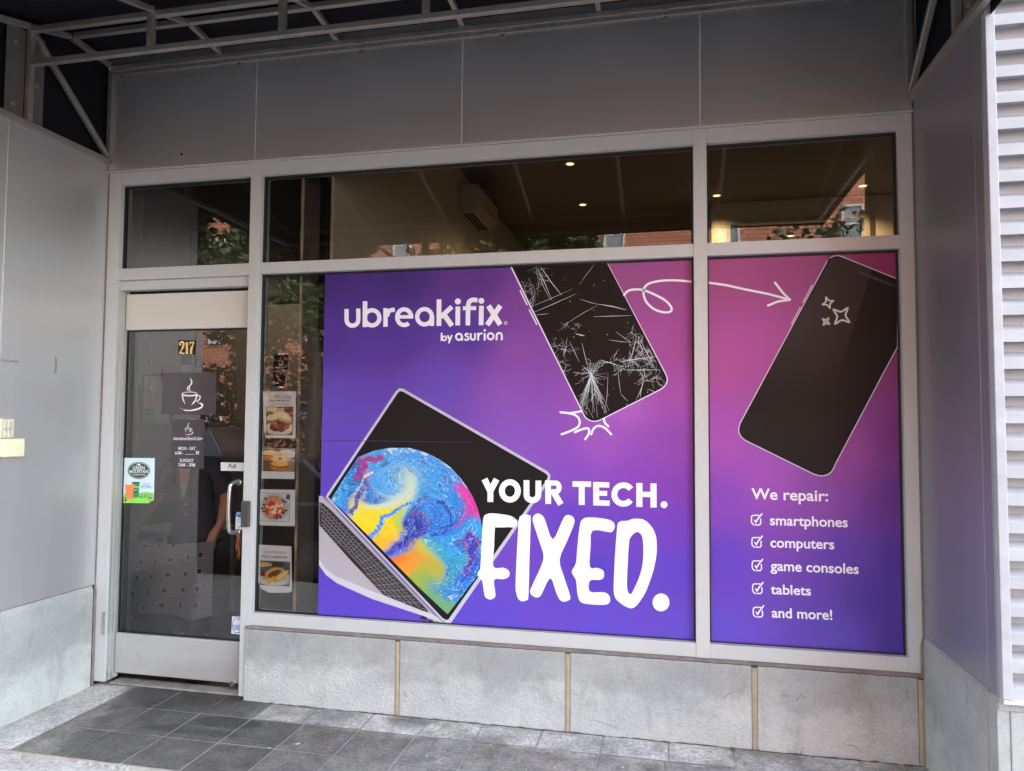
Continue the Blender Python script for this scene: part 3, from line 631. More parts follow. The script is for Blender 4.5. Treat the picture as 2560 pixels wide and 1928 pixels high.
tb = thing('side_table', 'small white table inside the cafe left of the person', 'table', (-.62, 1.6, G0))
part('table_top', M['alu'], tb, (-1.0, -.25, 1.35, 1.85, .28, .31), bevel=.004)
for (x, y) in ((-.97, 1.38), (-.28, 1.38), (-.97, 1.82), (-.28, 1.82)): part('leg', M['alu'], tb, (x-.018, x+.018, y-.018, y+.018, G0+.004, .279))
sh = thing('display_ledge', 'pale wooden board lying on the floor behind the narrow window strip', 'board', (.8, 1.2, G0))
part('board', mat('pale_wood', S(170, 156, 128), .6, var=.2, vscale=6, aniso=(1, 8, 8)), sh, (.62, 1.15, 1.0, 1.3, G0+.005, G0+.03), bevel=.003)

# ------------------------------------------------------------------ printing helpers: flat sheets laid on a vertical plane y = Y
Wt = M['white_print']
def plane(P, Y): return [(lambda p: (p.x, Y, p.z))(at(u, v, Y)) for u, v in P]
def sheet(b, P, Y, holes=(), col=None, raw=False):
    """filled outline (photo survey coordinates unless raw, then x,z metres) laid on the plane y = Y"""
    loops = [[Vector((x, 0, z)) for x, z in P]] + [[Vector((x, 0, z)) for x, z in h] for h in holes] if raw else [[Vector(q) for q in plane(P, Y)]] + [[Vector(q) for q in plane(h, Y)] for h in holes]
    flat = [v for l in loops for v in l]
    for v in flat: v.y = 0
    L2 = [[Vector((v.x, v.z)) for v in l] for l in loops]
    tris = tessellate_polygon([[Vector((v.x, v.y, 0)) for v in l] for l in L2])
    fs = []
    for t in tris:
        a, b_, c_ = [flat[i] for i in t]
        n = (b_-a).cross(c_-a).y
        fs.append(t if n < 0 else t[::-1])
    return b.add([(v.x, Y, v.z) for v in flat], fs, col)
def smooth(P, n=4): return [(v.x, v.y) for v in crs([Vector((x, y, 0)) for x, y in P], n, True)]
def line(P, n=5): return [(v.x, v.y) for v in crs([Vector((x, y, 0)) for x, y in P], n)]
def arc(cx, cy, rx, ry, a0, a1, n=20): return [(cx+rx*math.cos(R(a0+(a1-a0)*i/n)), cy+ry*math.sin(R(a0+(a1-a0)*i/n))) for i in range(n+1)]
class Pr:
    """prints strokes and shapes; every shape lies a hair above the one before"""
    def __init__(s, Y, conv=lambda u, v: (u, v), raw=False): s.b = MB(); s.Y = Y; s.c = conv; s.k = 0; s.raw = raw
    def up(s): s.k += 1; return s.Y - .00004*(s.k % 30)
    def fill(s, P, holes=(), col=None): sheet(s.b, [s.c(*p) for p in P], s.up(), [[s.c(*p) for p in h] for h in holes], col, s.raw); return s
    def dot(s, x, y, rx, ry=None, col=None): return s.fill(arc(x, y, rx, ry or rx, 0, 345, 23), col=col)
    def st(s, P, w, cap=False, closed=False, col=None):
        P = [Vector((x, y, 0)) for x, y in P]; N = len(P); L = []; Rr = []
        ws = w if isinstance(w, (list, tuple)) else [w]*N
        for i, p in enumerate(P):
            a = P[(i-1) % N] if closed or i > 0 else P[i]; c = P[(i+1) % N] if closed or i < N-1 else P[i]
            d0 = (p-a).normalized() if (p-a).length > 1e-9 else (c-p).normalized(); d1 = (c-p).normalized() if (c-p).length > 1e-9 else d0
            d = (d0+d1).normalized() if (d0+d1).length > 1e-6 else d0; n_ = Vector((-d.y, d.x, 0)); k = ws[i]/2/max(.5, d.dot(d1))
            L.append(p+n_*k); Rr.append(p-n_*k)
        Y = s.up(); vs = []
        for a, c in zip(L, Rr):
            for q in (a, c):
                u, v = s.c(q.x, q.y)
                if s.raw: vs.append((u, Y, v))
                else: g = at(u, v, Y); vs.append((g.x, Y, g.z))
        fs = [(2*i, 2*i+1, 2*i+3, 2*i+2) for i in range(N-1)]
        if closed: fs.append((2*N-2, 2*N-1, 1, 0))
        s.b.add(vs, fs, col)
        if cap:
            for p, ww in ((P[0], ws[0]), (P[-1], ws[-1])): s.dot(p.x, p.y, ww/2*.99, col=col)
        return s
    def done(s, name, m_, parent): return s.b.build(name, m_, parent)
def zc(x0, y0, k): return lambda u, v: (x0+u/k, y0+v/k)
def text(s, m_, parent, Y, left, right, body, hscale=1., bold=.012, shear=0., name='lettering', metres=False, rot=0):
    c = bpy.data.curves.new('t', 'FONT'); c.body = body; c.size = 1; c.offset = bold; c.shear = shear; c.resolution_u = 4
    o = bpy.data.objects.new('t', c); COL.objects.link(o); dg = bpy.context.evaluated_depsgraph_get()
    me = bpy.data.meshes.new_from_object(o.evaluated_get(dg)); bpy.data.objects.remove(o)
    vs = [v.co.copy() for v in me.vertices]; x0 = min(v.x for v in vs); x1 = max(v.x for v in vs)
    if metres: A = Vector((left[0], 0, left[1])); B = Vector((right[0], 0, right[1]))
    else:
        A = at(*left, Y); B = at(*right, Y); A = Vector((A.x, 0, A.z)); B = Vector((B.x, 0, B.z))
    d = B-A; k = d.length/(x1-x0); d.normalize(); up = Vector((-d.z, 0, d.x))
    b = MB(); b.add([tuple(A + d*(v.x-x0)*k + up*v.y*k*hscale + Vector((0, Y, 0))) for v in vs], [tuple(p.vertices) if True else 0 for p in me.polygons])
    # face the street
    me2 = b.build(name, m_, parent); return me2

# ------------------------------------------------------------------ big poster across the wide display window
PY = .0465
PK = .76      # density of the printed ink
def gradient(ctrl, power=3.2):
    P = np.array([c[:2] for c in ctrl], float); C = np.array([[lin(q) for q in c[2]] for c in ctrl])
    def f(u, v):
        d = ((P[:, 0]-u)**2 + ((P[:, 1]-v)*1.0)**2)**.5 + 25; w_ = d**-power; return tuple(PK*(w_[:, None]*C).sum(0)/w_.sum())
    return f
def gradsheet(name, m_, parent, q, f, nx=70, nz=66):
    (u0, v0), (u1, v1), (u2, v2), (u3, v3) = q; b = MB()
    for j in range(nz+1):
        for i in range(nx+1):
            s_, t_ = i/nx, j/nz
            u = (u0*(1-s_)+u1*s_)*(1-t_)+(u3*(1-s_)+u2*s_)*t_; v = (v0*(1-s_)+v1*s_)*(1-t_)+(v3*(1-s_)+v2*s_)*t_
            p = at(u, v, PY); b.v.append((p.x, PY, p.z)); b.c.append(f(u, v))
    for j in range(nz):
        for i in range(nx):
            a = j*(nx+1)+i; b.f.append((a, a+nx+1, a+nx+2, a+1))
    return b.build(name, m_, parent)
M['vinyl'] = colmat('printed_vinyl', .36, .34)
M['ink_black'] = mat('black_print', S(22, 20, 22), .3, spec=.6)
ps = thing('large_poster', 'large purple window poster with a laptop, a cracked phone and the words YOUR TECH. FIXED.', 'poster', (2.6, PY, .07))
g1 = gradient([(820, 700, (66, 42, 124)), (1000, 690, (64, 40, 122)), (1200, 700, (92, 50, 138)), (1290, 760, (128, 66, 158)), (1560, 680, (158, 80, 142)), (1720, 660, (166, 74, 138)),
    (820, 850, (78, 50, 152)), (1000, 840, (78, 50, 152)), (1180, 840, (84, 54, 160)), (1290, 880, (140, 76, 172)), (1650, 840, (172, 76, 160)), (1735, 850, (160, 66, 146)),
    (820, 1000, (96, 72, 182)), (1100, 960, (102, 74, 184)), (1260, 980, (138, 84, 184)), (1560, 1010, (176, 96, 196)), (1700, 980, (168, 76, 172)),
    (800, 1120, (96, 70, 184)), (1300, 1120, (136, 84, 188)), (1500, 1110, (158, 84, 188)), (1700, 1110, (142, 66, 172)),
    (790, 1230, (92, 68, 184)), (1430, 1190, (132, 72, 188)), (1600, 1200, (140, 62, 182)), (1725, 1220, (128, 56, 172)),
    (1430, 1300, (96, 62, 190)), (1560, 1290, (110, 62, 188)), (1700, 1310, (112, 58, 186)), (820, 1430, (88, 66, 190)), (1500, 1420, (86, 60, 188)), (1700, 1420, (92, 64, 192)),
    (820, 1540, (92, 70, 196)), (1200, 1560, (94, 72, 198)), (1500, 1560, (96, 74, 198)), (1720, 1600, (96, 74, 196))])
A_ = at(795, 1541, PY).x; xl_, xr_ = 1.4625, m2l-.0005
def uvof(x, z, Y=PY):
    d = Vector((x, Y, z))-CAM; k = d.dot(AF); return (1280+FPX*d.dot(AR)/k, 964-FPX*d.dot(AU)/k)
q1 = [uvof(xl_, ZMB-.012), uvof(xr_, ZMB-.012), uvof(xr_, ZGB+.001), uvof(xl_-.006, ZGB+.001)]
gradsheet('background_print', M['vinyl'], ps, q1, g1)
# --- laptop
LID = [(815, 1243), (818, 1235), (990, 978), (998, 971), (1008, 972), (1368, 1178), (1376, 1187), (1375, 1200), (1127, 1558), (1120, 1562), (1110, 1556)]
p = Pr(PY-.0006); p.fill(LID); p.done('laptop_rim_print', mat('silver_print', S(176, 174, 186), .35), ps)
LIN = [(820, 1243), (994, 983), (1000, 978), (1007, 979), (1363, 1183), (1370, 1190), (1368, 1198), (1121, 1549), (1115, 1550), (1106, 1545)]
p = Pr(PY-.0009); p.fill(LIN); p.done('laptop_screen_print', mat('dark_screen_print', S(21, 19, 20), .34, spec=.22, var=.12, vscale=1.2), ps)
# --- laptop base
p = Pr(PY-.00125)
p.fill(smooth([(797.5, 1240), (806, 1240), (826, 1256), (950, 1395), (1082, 1534), (1118, 1562), (1100, 1561), (1051, 1538), (930, 1498), (843, 1459), (815, 1438), (797.5, 1414)], 1)); p.done('laptop_base_print', mat('base_grey_print', S(158, 154, 160), .35, var=.08, vscale=2), ps)
p = Pr(PY-.0015); p.fill([(798, 1398), (812, 1420), (838, 1440), (930, 1478), (1051, 1520), (1110, 1553), (1114, 1559), (1051, 1537), (930, 1497), (843, 1458), (815, 1437), (798, 1413)])
p.done('laptop_edge_print', mat('edge_print', S(182, 180, 188), .35), ps)
p = Pr(PY-.0016); KB = [(798.5, 1256), (806, 1257), (830, 1278), (950, 1402), (1068, 1524), (1072, 1531), (1058, 1528), (960, 1489), (880, 1405), (798.5, 1313)]
p.fill(KB); p.fill([(1054, 1538), (1068, 1544), (1064, 1551), (1050, 1546)]); p.fill([(1074, 1548), (1083, 1552), (1080, 1558), (1072, 1554)]); p.fill([(1091, 1554), (1096, 1556), (1094, 1561), (1090, 1559)])
p.done('keyboard_print', M['ink_black'], ps)
p = Pr(PY-.0019)   # light gaps between keys, rows run down right along the hinge
def kb(s_, t_):   # s along keyboard 0..1, t across 0 (hinge) ..1
    x = 806+(1068-806)*s_; y = 1257+(1526-1257)*s_; x2 = 772+(962-772)*s_; y2 = 1285+(1491-1285)*s_; return (x*(1-t_)+x2*t_, y*(1-t_)+y2*t_)
def clipped(P): return [q for q in P if q[0] > 799]
for r_ in range(1, 6):
    L = clipped([kb(k/30, r_/6+.01) for k in range(31)])
    if len(L) > 2: p.st(L, 1.1)
for r_ in range(6):
    for k in range(17):
        s_ = (k+.35*(r_ % 3))/16
        if s_ > 1 or (r_ == 5 and 5 < k < 11): continue
        L = clipped([kb(s_, (r_+.1)/6), kb(s_+.0, (r_+.9)/6)])
        if len(L) > 1: p.st(L, 1.0)
        c = kb(s_+.03, (r_+.5)/6)
        if c[0] > 800: p.dot(c[0], c[1], 1.1)
p.done('key_gap_print', mat('key_gap_print', S(140, 138, 142), .35), ps)
p = Pr(PY-.0021); p.st([(806, 1243), (828, 1262), (950, 1392), (1088, 1537), (1112, 1558)], 3); p.done('hinge_print', mat('hinge_print', S(122, 120, 126), .35), ps)
# --- swirling planet picture on the laptop screen
PL = [(895, 1143), (935, 1127), (975, 1120), (1024, 1120), (1050, 1127), (1076, 1137), (1104, 1152), (1128, 1170), (1150, 1194), (1166, 1216), (1182, 1242), (1194, 1271), (1202, 1300), (1206, 1330), (1207, 1370), (1204, 1408), (1194, 1440), (1119, 1536), (1040, 1462), (960, 1380), (890, 1309), (827, 1249), (860, 1196)]
nr = np.random.RandomState(3)
def vnoise(x, y, seed=0):
    xi = np.floor(x).astype(int); yi = np.floor(y).astype(int); fx_ = x-xi; fy_ = y-yi; fx_ = fx_*fx_*(3-2*fx_); fy_ = fy_*fy_*(3-2*fy_)
    def h(a, b_): n_ = (a*374761393 + b_*668265263 + seed*974634777) & 0x7fffffff; n_ = ((n_ ^ (n_ >> 13))*1274126177) & 0x7fffffff; return ((n_ ^ (n_ >> 16)) & 0xffff)/65535.
    return (h(xi, yi)*(1-fx_)+h(xi+1, yi)*fx_)*(1-fy_) + (h(xi, yi+1)*(1-fx_)+h(xi+1, yi+1)*fx_)*fy_
def fbm(x, y, o_=4, seed=0): return sum(vnoise(x*2**i, y*2**i, seed+i)*.5**(i+1) for i in range(o_))/(1-.5**o_)
BL = [(860, 1230, (56, 160, 220), 34), (905, 1165, (90, 70, 160), 16), (925, 1150, (205, 50, 130), 12), (885, 1205, (40, 120, 200), 26), (975, 1145, (70, 160, 225), 40), (1040, 1150, (90, 170, 230), 40), (1100, 1180, (60, 150, 225), 36), (980, 1190, (90, 175, 230), 34), (1030, 1215, (70, 160, 226), 36),
    (1150, 1235, (230, 60, 150), 17), (1178, 1270, (215, 50, 150), 16), (1130, 1205, (70, 140, 220), 20), (1120, 1290, (36, 100, 200), 30), (1105, 1265, (30, 140, 225), 30), (1060, 1250, (60, 160, 225), 30), (940, 1225, (210, 225, 190), 22), (985, 1235, (225, 230, 170), 22), (1010, 1245, (150, 205, 215), 22),
    (895, 1225, (25, 90, 190), 16), (885, 1250, (20, 70, 180), 13), (870, 1280, (30, 120, 215), 14), (930, 1275, (235, 215, 40), 28), (905, 1300, (235, 215, 40), 20), (955, 1320, (238, 210, 40), 20), (985, 1290, (190, 205, 60), 18), (960, 1345, (235, 180, 50), 16),
    (1035, 1300, (30, 50, 160), 15), (1045, 1325, (35, 70, 190), 16), (1005, 1345, (30, 110, 215), 15), (985, 1370, (30, 130, 220), 12), (1050, 1285, (60, 30, 110), 8), (1057, 1335, (170, 50, 70), 6), (1060, 1300, (150, 40, 90), 6),
    (1010, 1395, (235, 110, 40), 18), (1020, 1420, (230, 150, 50), 18), (1040, 1385, (200, 190, 60), 20), (1075, 1365, (90, 185, 170), 22), (1085, 1330, (40, 150, 225), 26), (1110, 1390, (50, 160, 200), 24), (1060, 1430, (180, 175, 60), 20), (1085, 1470, (150, 175, 70), 22), (1110, 1500, (110, 170, 110), 22), (1115, 1440, (70, 160, 170), 22), (1140, 1460, (40, 140, 215), 22),
    (1180, 1370, (30, 60, 180), 15), (1172, 1400, (30, 60, 190), 15), (1175, 1350, (90, 40, 130), 8), (1190, 1320, (50, 160, 235), 18), (1150, 1340, (50, 160, 230), 22), (1195, 1400, (60, 170, 235), 10), (1165, 1430, (35, 110, 215), 16)]
bp = np.array([q[:2] for q in BL], float); bc_ = np.array([[lin(c) for c in q[2]] for q in BL]); bs_ = np.array([q[3] for q in BL], float)
TG = [([(925, 1352), (958, 1300), (1000, 1268), (1050, 1262), (1078, 1290)], 7, (40, 120, 215), (90, 190, 230)), ([(1046, 1296), (1056, 1318), (1040, 1342), (1004, 1358), (972, 1384)], 15, (28, 62, 176), (150, 70, 90)), ([(1040, 1300), (1048, 1318), (1034, 1338), (1004, 1352)], 8, (22, 40, 130), (40, 110, 210)),
    ([(906, 1226), (894, 1250), (880, 1284)], 10, (26, 66, 160), (226, 204, 176)), ([(1176, 1345), (1180, 1385), (1166, 1430)], 14, (28, 54, 176), (190, 110, 90)), ([(948, 1148), (922, 1152), (906, 1176), (890, 1200)], 8, (168, 44, 110), (60, 60, 150)), ([(930, 1182), (905, 1205), (880, 1240)], 4, (226, 210, 170), (60, 90, 180)),
    ([(1095, 1254), (1122, 1272), (1130, 1304), (1108, 1332), (1078, 1338)], 6, (24, 54, 160), (60, 150, 230)), ([(1082, 1262), (1102, 1288), (1090, 1316)], 4, (30, 70, 180), (120, 190, 240)), ([(1150, 1218), (1176, 1256), (1192, 1296)], 9, (224, 60, 150), (120, 70, 190)), ([(1150, 1470), (1120, 1450), (1135, 1400), (1170, 1372)], 3, (24, 60, 170), (60, 150, 220))]
def planetcol(U, V):
    wx, wy = U.copy(), V.copy()
    for cx_, cy_, rr_, st_ in ((985, 1196, 62, 2.6), (1095, 1288, 52, -3.0), (1030, 1318, 40, 1.6), (900, 1240, 38, -1.8), (1160, 1380, 40, 1.6), (1080, 1440, 55, -1.4), (1050, 1170, 45, 1.8)):
        dx, dy = wx-cx_, wy-cy_; an = st_*np.exp(-(dx*dx+dy*dy)/(2*(rr_*.6)**2)); wx, wy = cx_+dx*np.cos(an)-dy*np.sin(an), cy_+dx*np.sin(an)+dy*np.cos(an)
    wx, wy = wx + 26*(fbm(wx/46, wy/46, 3, 1)-.5)*2, wy + 26*(fbm(wx/46+9, wy/46+4, 3, 2)-.5)*2
    d2 = (wx[:, None]-bp[:, 0])**2 + (wy[:, None]-bp[:, 1])**2; w_ = np.exp(-d2/(2*(bs_*.8)**2)) + 1e-9; w_ = w_**1.0
    c = (w_[:, :, None]*bc_).sum(1)/w_.sum(1)[:, None]
    for line_, w0, core, rim_ in TG:
        L_ = np.array(crs([Vector((x, y, 0)) for x, y in line_], 6))[:, :2]; q_ = np.full(len(wx), 1e9); tt = np.zeros(len(wx))
        ux = U + 11*(fbm(U/18, V/18, 4, 51)-.5)*2; uy = V + 11*(fbm(U/18, V/18, 4, 57)-.5)*2
        for i_, (x_, y_) in enumerate(L_):
            dd = (ux-x_)**2+(uy-y_)**2; k_ = dd < q_; q_ = np.where(k_, dd, q_); tt = np.where(k_, i_/len(L_), tt)
        q_ = np.sqrt(q_)/(w0*(1-.55*tt)); cl_ = np.array([lin(z) for z in core]); rl_ = np.array([lin(z) for z in rim_])
        a1 = np.clip((1.3-q_)/.3, 0, 1)*.65; a2 = np.clip((1.0-q_)/.25, 0, 1)*.9
        c = c*(1-a1[:, None])+rl_*a1[:, None]; st_ = (.6+.9*np.abs(np.sin(fbm(ux/11, uy/11, 3, 61)*22)))[:, None]; c = c*(1-a2[:, None])+cl_*st_*a2[:, None]
    f = fbm(wx/24, wy/24, 2, 11); r_ = np.abs(np.sin(f*46)); blue = (c[:, 2] > c[:, 0]*1.6)
    k = np.where(blue, .70+.42*r_, .92+.10*r_); c = c*k[:, None]
    lv_ = ((np.abs(f-.44) < .006) | (np.abs(f-.56) < .006) | (np.abs(f-.33) < .006)) & blue; c[lv_] = c[lv_]*.5+.4
    vein = (np.abs(f-.5) < .008) | (np.abs(f-.38) < .006) | (np.abs(f-.62) < .006); c[vein & blue] = c[vein & blue]*.45
    sp = (fbm(U/3.4, V/3.4, 2, 21) > .93) & blue; c[sp] = c[sp]*.35+.5
    sp2 = (fbm(U/2.8, V/2.8, 2, 31) > .95) & (~blue); c[sp2] *= .35
    rim = fbm(U/6, V/6, 3, 41); edge = np.clip(((U-1010)**2/196.**2 + (V-1330)**2/210.**2)-.86, 0, 1); 
    k = (edge > .04) & (rim > .55) & (V < 1230) & (U > 960); c[k] = c[k]*.4+.5
    return np.clip(c*.8, 0, 1)
NA, NR = 420, 120; PLs = []
for i in range(len(PL)):
    PLs.append(Vector((PL[i][0], PL[i][1], 0)))
cen = Vector((1018, 1320, 0)); Lp = []; tot = [0]
for i in range(len(PLs)): tot.append(tot[-1]+(PLs[(i+1) % len(PLs)]-PLs[i]).length)
for k in range(NA):
    s_ = tot[-1]*k/NA; i = max(j for j in range(len(PLs)) if tot[j] <= s_); t_ = (s_-tot[i])/(tot[i+1]-tot[i]); Lp.append(PLs[i].lerp(PLs[(i+1) % len(PLs)], t_))
UV = [(cen.x, cen.y)] + [tuple((cen.lerp(q, r_/NR)).xy) for r_ in range(1, NR+1) for q in Lp]
UVa = np.array(UV); cc = planetcol(UVa[:, 0], UVa[:, 1]); b = MB()
for (u, v), c in zip(UV, cc): g = at(u, v, PY-.0013); b.v.append((g.x, PY-.0013, g.z)); b.c.append(tuple(c))
for k in range(NA): b.f.append((0, 1+k, 1+(k+1) % NA)[::-1])
for r_ in range(NR-1):
    for k in range(NA): a = 1+r_*NA+k; a2 = 1+r_*NA+(k+1) % NA; b.f.append((a, a+NA, a2+NA, a2)[::-1])
b.build('swirl_planet_print', colmat('planet_vinyl', .32, .4), ps)
# --- cracked phone
PH = [(1275.5, 667)] + line([(1456, 1033), (1463, 1045), (1473, 1052), (1485, 1055), (1497, 1053), (1508, 1048)], 3) + line([(1650, 976), (1661, 968), (1668, 957), (1669, 944), (1663, 930)], 3) + [(1518.5, 656.5)]
def inset(P, d):
    c = []; N = len(P)
    for i in range(N):
        a = Vector((*P[i-1], 0)); p_ = Vector((*P[i], 0)); q = Vector((*P[(i+1) % N], 0)); d0 = (p_-a).normalized(); d1 = (q-p_).normalized(); t_ = (d0+d1).normalized(); n_ = Vector((-t_.y, t_.x, 0)); c.append(tuple((p_+n_*d/max(.4, t_.dot(d1))).xy))
    return c
zt_ = lambda u: uvof(at(u, 664, PY).x, ZMB-.0125)
p = Pr(PY-.0006); p.fill(PH); p.st([(1300, 726), (1318, 763)], 3.2); p.st([(1323, 774), (1342, 812)], 3.2); p.done('phone_rim_print', mat('rim_print', S(218, 206, 228), .35), ps)
sgn = -1
PHi = inset(PH, 2.6 if inset(PH, 1)[0][0] > PH[0][0] else -2.6); PHi[0] = (PHi[0][0], 667); PHi[-1] = (PHi[-1][0], 656.5)
p = Pr(PY-.0009); p.fill(PHi); p.done('phone_screen_print', mat('phone_dark_print', S(17, 16, 17), .36, spec=.18, var=.25, vscale=1.3, col2=S(11, 13, 15)), ps)
cr = Pr(PY-.0012); rc = random.Random(11)
def inph(x, y): # inside cracked phone
    a = (x-1279)*(1035-667)-(y-667)*(1456-1279); c = (x-1515)*(935-656)-(y-656)*(1660-1515); e = (x-1485)*(976-1052)-(y-1052)*(1650-1485); return a > 500 and c < -500 and e > 300 and y > 668
def crack(x, y, ang, L, w_=1.2, wig=.25, br=.25, depth=0):
    P = [(x, y)]; n = max(3, int(L/7)); a = ang
    for i in range(n):
        a += rc.uniform(-wig, wig); x += math.cos(a)*L/n; y += math.sin(a)*L/n
        if not inph(x, y): break
        P.append((x, y))
        if depth < 2 and rc.random() < br: crack(x, y, a+rc.choice((-1, 1))*rc.uniform(.5, 1.3), L*rc.uniform(.2, .5), w_*.75, wig, br, depth+1)
    if len(P) > 1: cr.st(P, [w_*.72*rc.uniform(.5, 1.2)*(1-.6*i/len(P)) for i in range(len(P))])
for k in range(26): crack(1478, 935, rc.uniform(1.05, 2.0), rc.uniform(60, 125), rc.uniform(.8, 1.8), .05, .03)
for k in range(24): crack(1478, 935, rc.uniform(0, 6.28), rc.uniform(14, 46), rc.uniform(.8, 1.8), .3, .3)
for (x, y, n, L) in [(1610, 880, 16, 44), (1625, 900, 14, 50), (1575, 905, 12, 40), (1600, 850, 10, 34), (1565, 915, 8, 36), (1610, 945, 12, 34), (1635, 948, 9, 30), (1596, 790, 8, 24), (1585, 830, 8, 26), (1530, 905, 8, 34), (1490, 915, 8, 30), (1400, 905, 10, 30), (1412, 880, 9, 32), (1390, 870, 7, 24), (1408, 925, 7, 24), (1350, 690, 9, 34), (1330, 715, 9, 30), (1312, 730, 10, 26), (1330, 745, 8, 28), (1345, 670, 7, 30), (1325, 765, 7, 22), (1415, 815, 6, 16), (1442, 820, 6, 16)]:
    for k in range(n): crack(x+rc.uniform(-7, 7), y+rc.uniform(-7, 7), rc.uniform(0, 6.28), rc.uniform(.4, 1)*L, rc.uniform(.5, 1.5) if x > 1500 else rc.uniform(.4, 1.1), .45, .3)
for (x, y, x2, y2, w_) in [(1352, 668, 1404, 738, 1.8), (1344, 672, 1380, 752, 1.4), (1350, 695, 1376, 750, 1), (1332, 782, 1440, 735, 1.2), (1320, 770, 1432, 722, .8), (1338, 788, 1372, 784, .9), (1488, 658, 1448, 712, .7), (1450, 748, 1500, 762, 1), (1500, 761, 1566, 775, 2.2), (1418, 808, 1500, 760, .8), (1484, 792, 1578, 789, 1.4), (1440, 835, 1462, 840, 2.6), (1522, 850, 1578, 856, 1), (1520, 935, 1512, 1035, .9), (1455, 858, 1470, 920, 1.2), (1424, 855, 1448, 905, 1), (1545, 930, 1552, 985, 1), (1552, 985, 1570, 1003, 1), (1610, 950, 1600, 995, 1.6), (1604, 968, 1590, 1000, 1.2), (1617, 973, 1640, 982, 1), (1540, 830, 1580, 858, 1), (1550, 905, 1640, 892, 2), (1560, 925, 1650, 925, 1.6), (1500, 900, 1560, 918, 1.6), (1590, 845, 1570, 915, 1.8), (1598, 845, 1640, 925, 1.4)]:
    cr.st([(x, y), ((x+x2)/2+rc.uniform(-2, 2), (y+y2)/2+rc.uniform(-2, 2)), (x2, y2)], [w_*.4, w_, w_*.3])
for k in range(60):
    x, y = rc.uniform(1310, 1650), rc.uniform(670, 1040)
    if inph(x, y): cr.dot(x, y, rc.uniform(.4, 1.1))
cr.done('crack_print', mat('crack_print', S(196, 204, 210), .4), ps)
# --- hand drawn arrow and impact lines
p = Pr(PY-.0012)
def rs(P, w_, n=5): p.st(line(P, n), w_, cap=True)
rs([(1560.6, 738), (1567, 730), (1580, 724.5), (1606, 725), (1634, 735.5), (1662.6, 751), (1678, 768), (1676, 779), (1660, 781), (1637, 774), (1618.7, 758.7), (1609.7, 740.6), (1610, 722.6), (1619, 711), (1639, 704.5), (1665, 701.2), (1700, 701.6), (1733, 705)], 5.4)
p.done('loop_arrow_print', Wt, ps); p = Pr(PY-.0012)
rs([(1401, 1031), (1420, 1033), (1440, 1039), (1449, 1052), (1446, 1066), (1430, 1076), (1404, 1086)], 5.4); rs([(1422, 1033), (1438, 1031), (1454, 1028)], 5.2)
rs([(1437, 1081), (1453, 1074), (1469, 1071), (1473, 1078), (1470, 1088), (1463, 1098)], 5.4); rs([(1478, 1086), (1484, 1072), (1496, 1065), (1512, 1070), (1528, 1086)], 5.4); rs([(1510, 1047), (1512, 1057), (1521, 1066)], 5.4)
p.done('impact_line_print', Wt, ps)
# --- logo lettering
p = Pr(PY-.0013, zc(840, 730, 4.916)); W_ = 52
p.st([(130, 210), (130, 345)]+arc(202, 342, 72, 73, 172, 10, 16)+[(275, 330), (273, 205)], W_)
p.st([(357, 115), (354, 432)], W_+4); p.st(arc(443, 318, 90, 93, 0, 350, 40), W_, closed=True)
p.st([(609, 200), (608, 428)], W_+2); p.st(line([(630, 300), (640, 255), (668, 227), (722, 219)], 6), W_)
p.st([(770, 307), (948, 306)], 42); p.st(arc(838, 311, 86, 96, 5, -310, 44), W_)
p.st(arc(1088, 305, 90, 94, 0, 350, 40), W_, closed=True); p.st([(1180, 300), (1178, 418)], 54)
p.st([(1267, 92), (1264, 418)], 58); p.st([(1285, 310), (1425, 182)], 56); p.st([(1320, 268), (1425, 416)], 62)
p.st([(1498, 180), (1495, 412)], 58); p.dot(1498, 117, 37)
p.st([(1620, 411), (1624, 190)]+line([(1624, 170), (1640, 118), (1684, 97), (1738, 104)], 6), 56); p.st([(1560, 201), (1722, 199)], 48)
p.st([(1787, 170), (1783, 408)], 58); p.dot(1786, 110, 36)
p.st([(1873, 170), (2018, 402)], 64); p.st([(2020, 168), (1858, 406)], 62)
p.st(arc(2086, 382, 19, 19, 0, 350, 20), 5, closed=True); p.st([(2080, 392), (2080, 374), (2090, 376), (2081, 384), (2091, 392)], 4)
# second line of the logo
p.st([(1298, 502), (1297, 603)], 22); p.st(arc(1331, 571, 24, 26, 0, 350, 24), 19, closed=True)
p.st([(1372, 532), (1398, 596)], 22); p.st([(1424, 530), (1384, 632)], 21)
p.st(arc(1511, 552, 36, 38, 0, 350, 28), 24, closed=True); p.st([(1550, 545), (1549, 600)], 24)
p.st(line([(1628, 524), (1605, 512), (1588, 528), (1606, 547), (1628, 560), (1626, 584), (1600, 591), (1578, 580)], 5), 21)
p.st([(1656, 508), (1657, 560)]+arc(1683, 562, 26, 26, 170, 10, 12)+[(1709, 555), (1709, 506)], 23)
p.st([(1748, 502), (1747, 597)], 23); p.st(line([(1752, 545), (1764, 518), (1800, 508)], 5), 21)
p.st([(1827, 505), (1827, 597)], 24); p.dot(1828, 472, 15)
p.st(arc(1900, 546, 36, 38, 0, 350, 28), 24, closed=True)
p.st([(1972, 594), (1974, 540)]+arc(2006, 535, 31, 30, 190, 350, 14)+[(2038, 545), (2038, 592)], 24)
p.done('logo_lettering', Wt, ps)
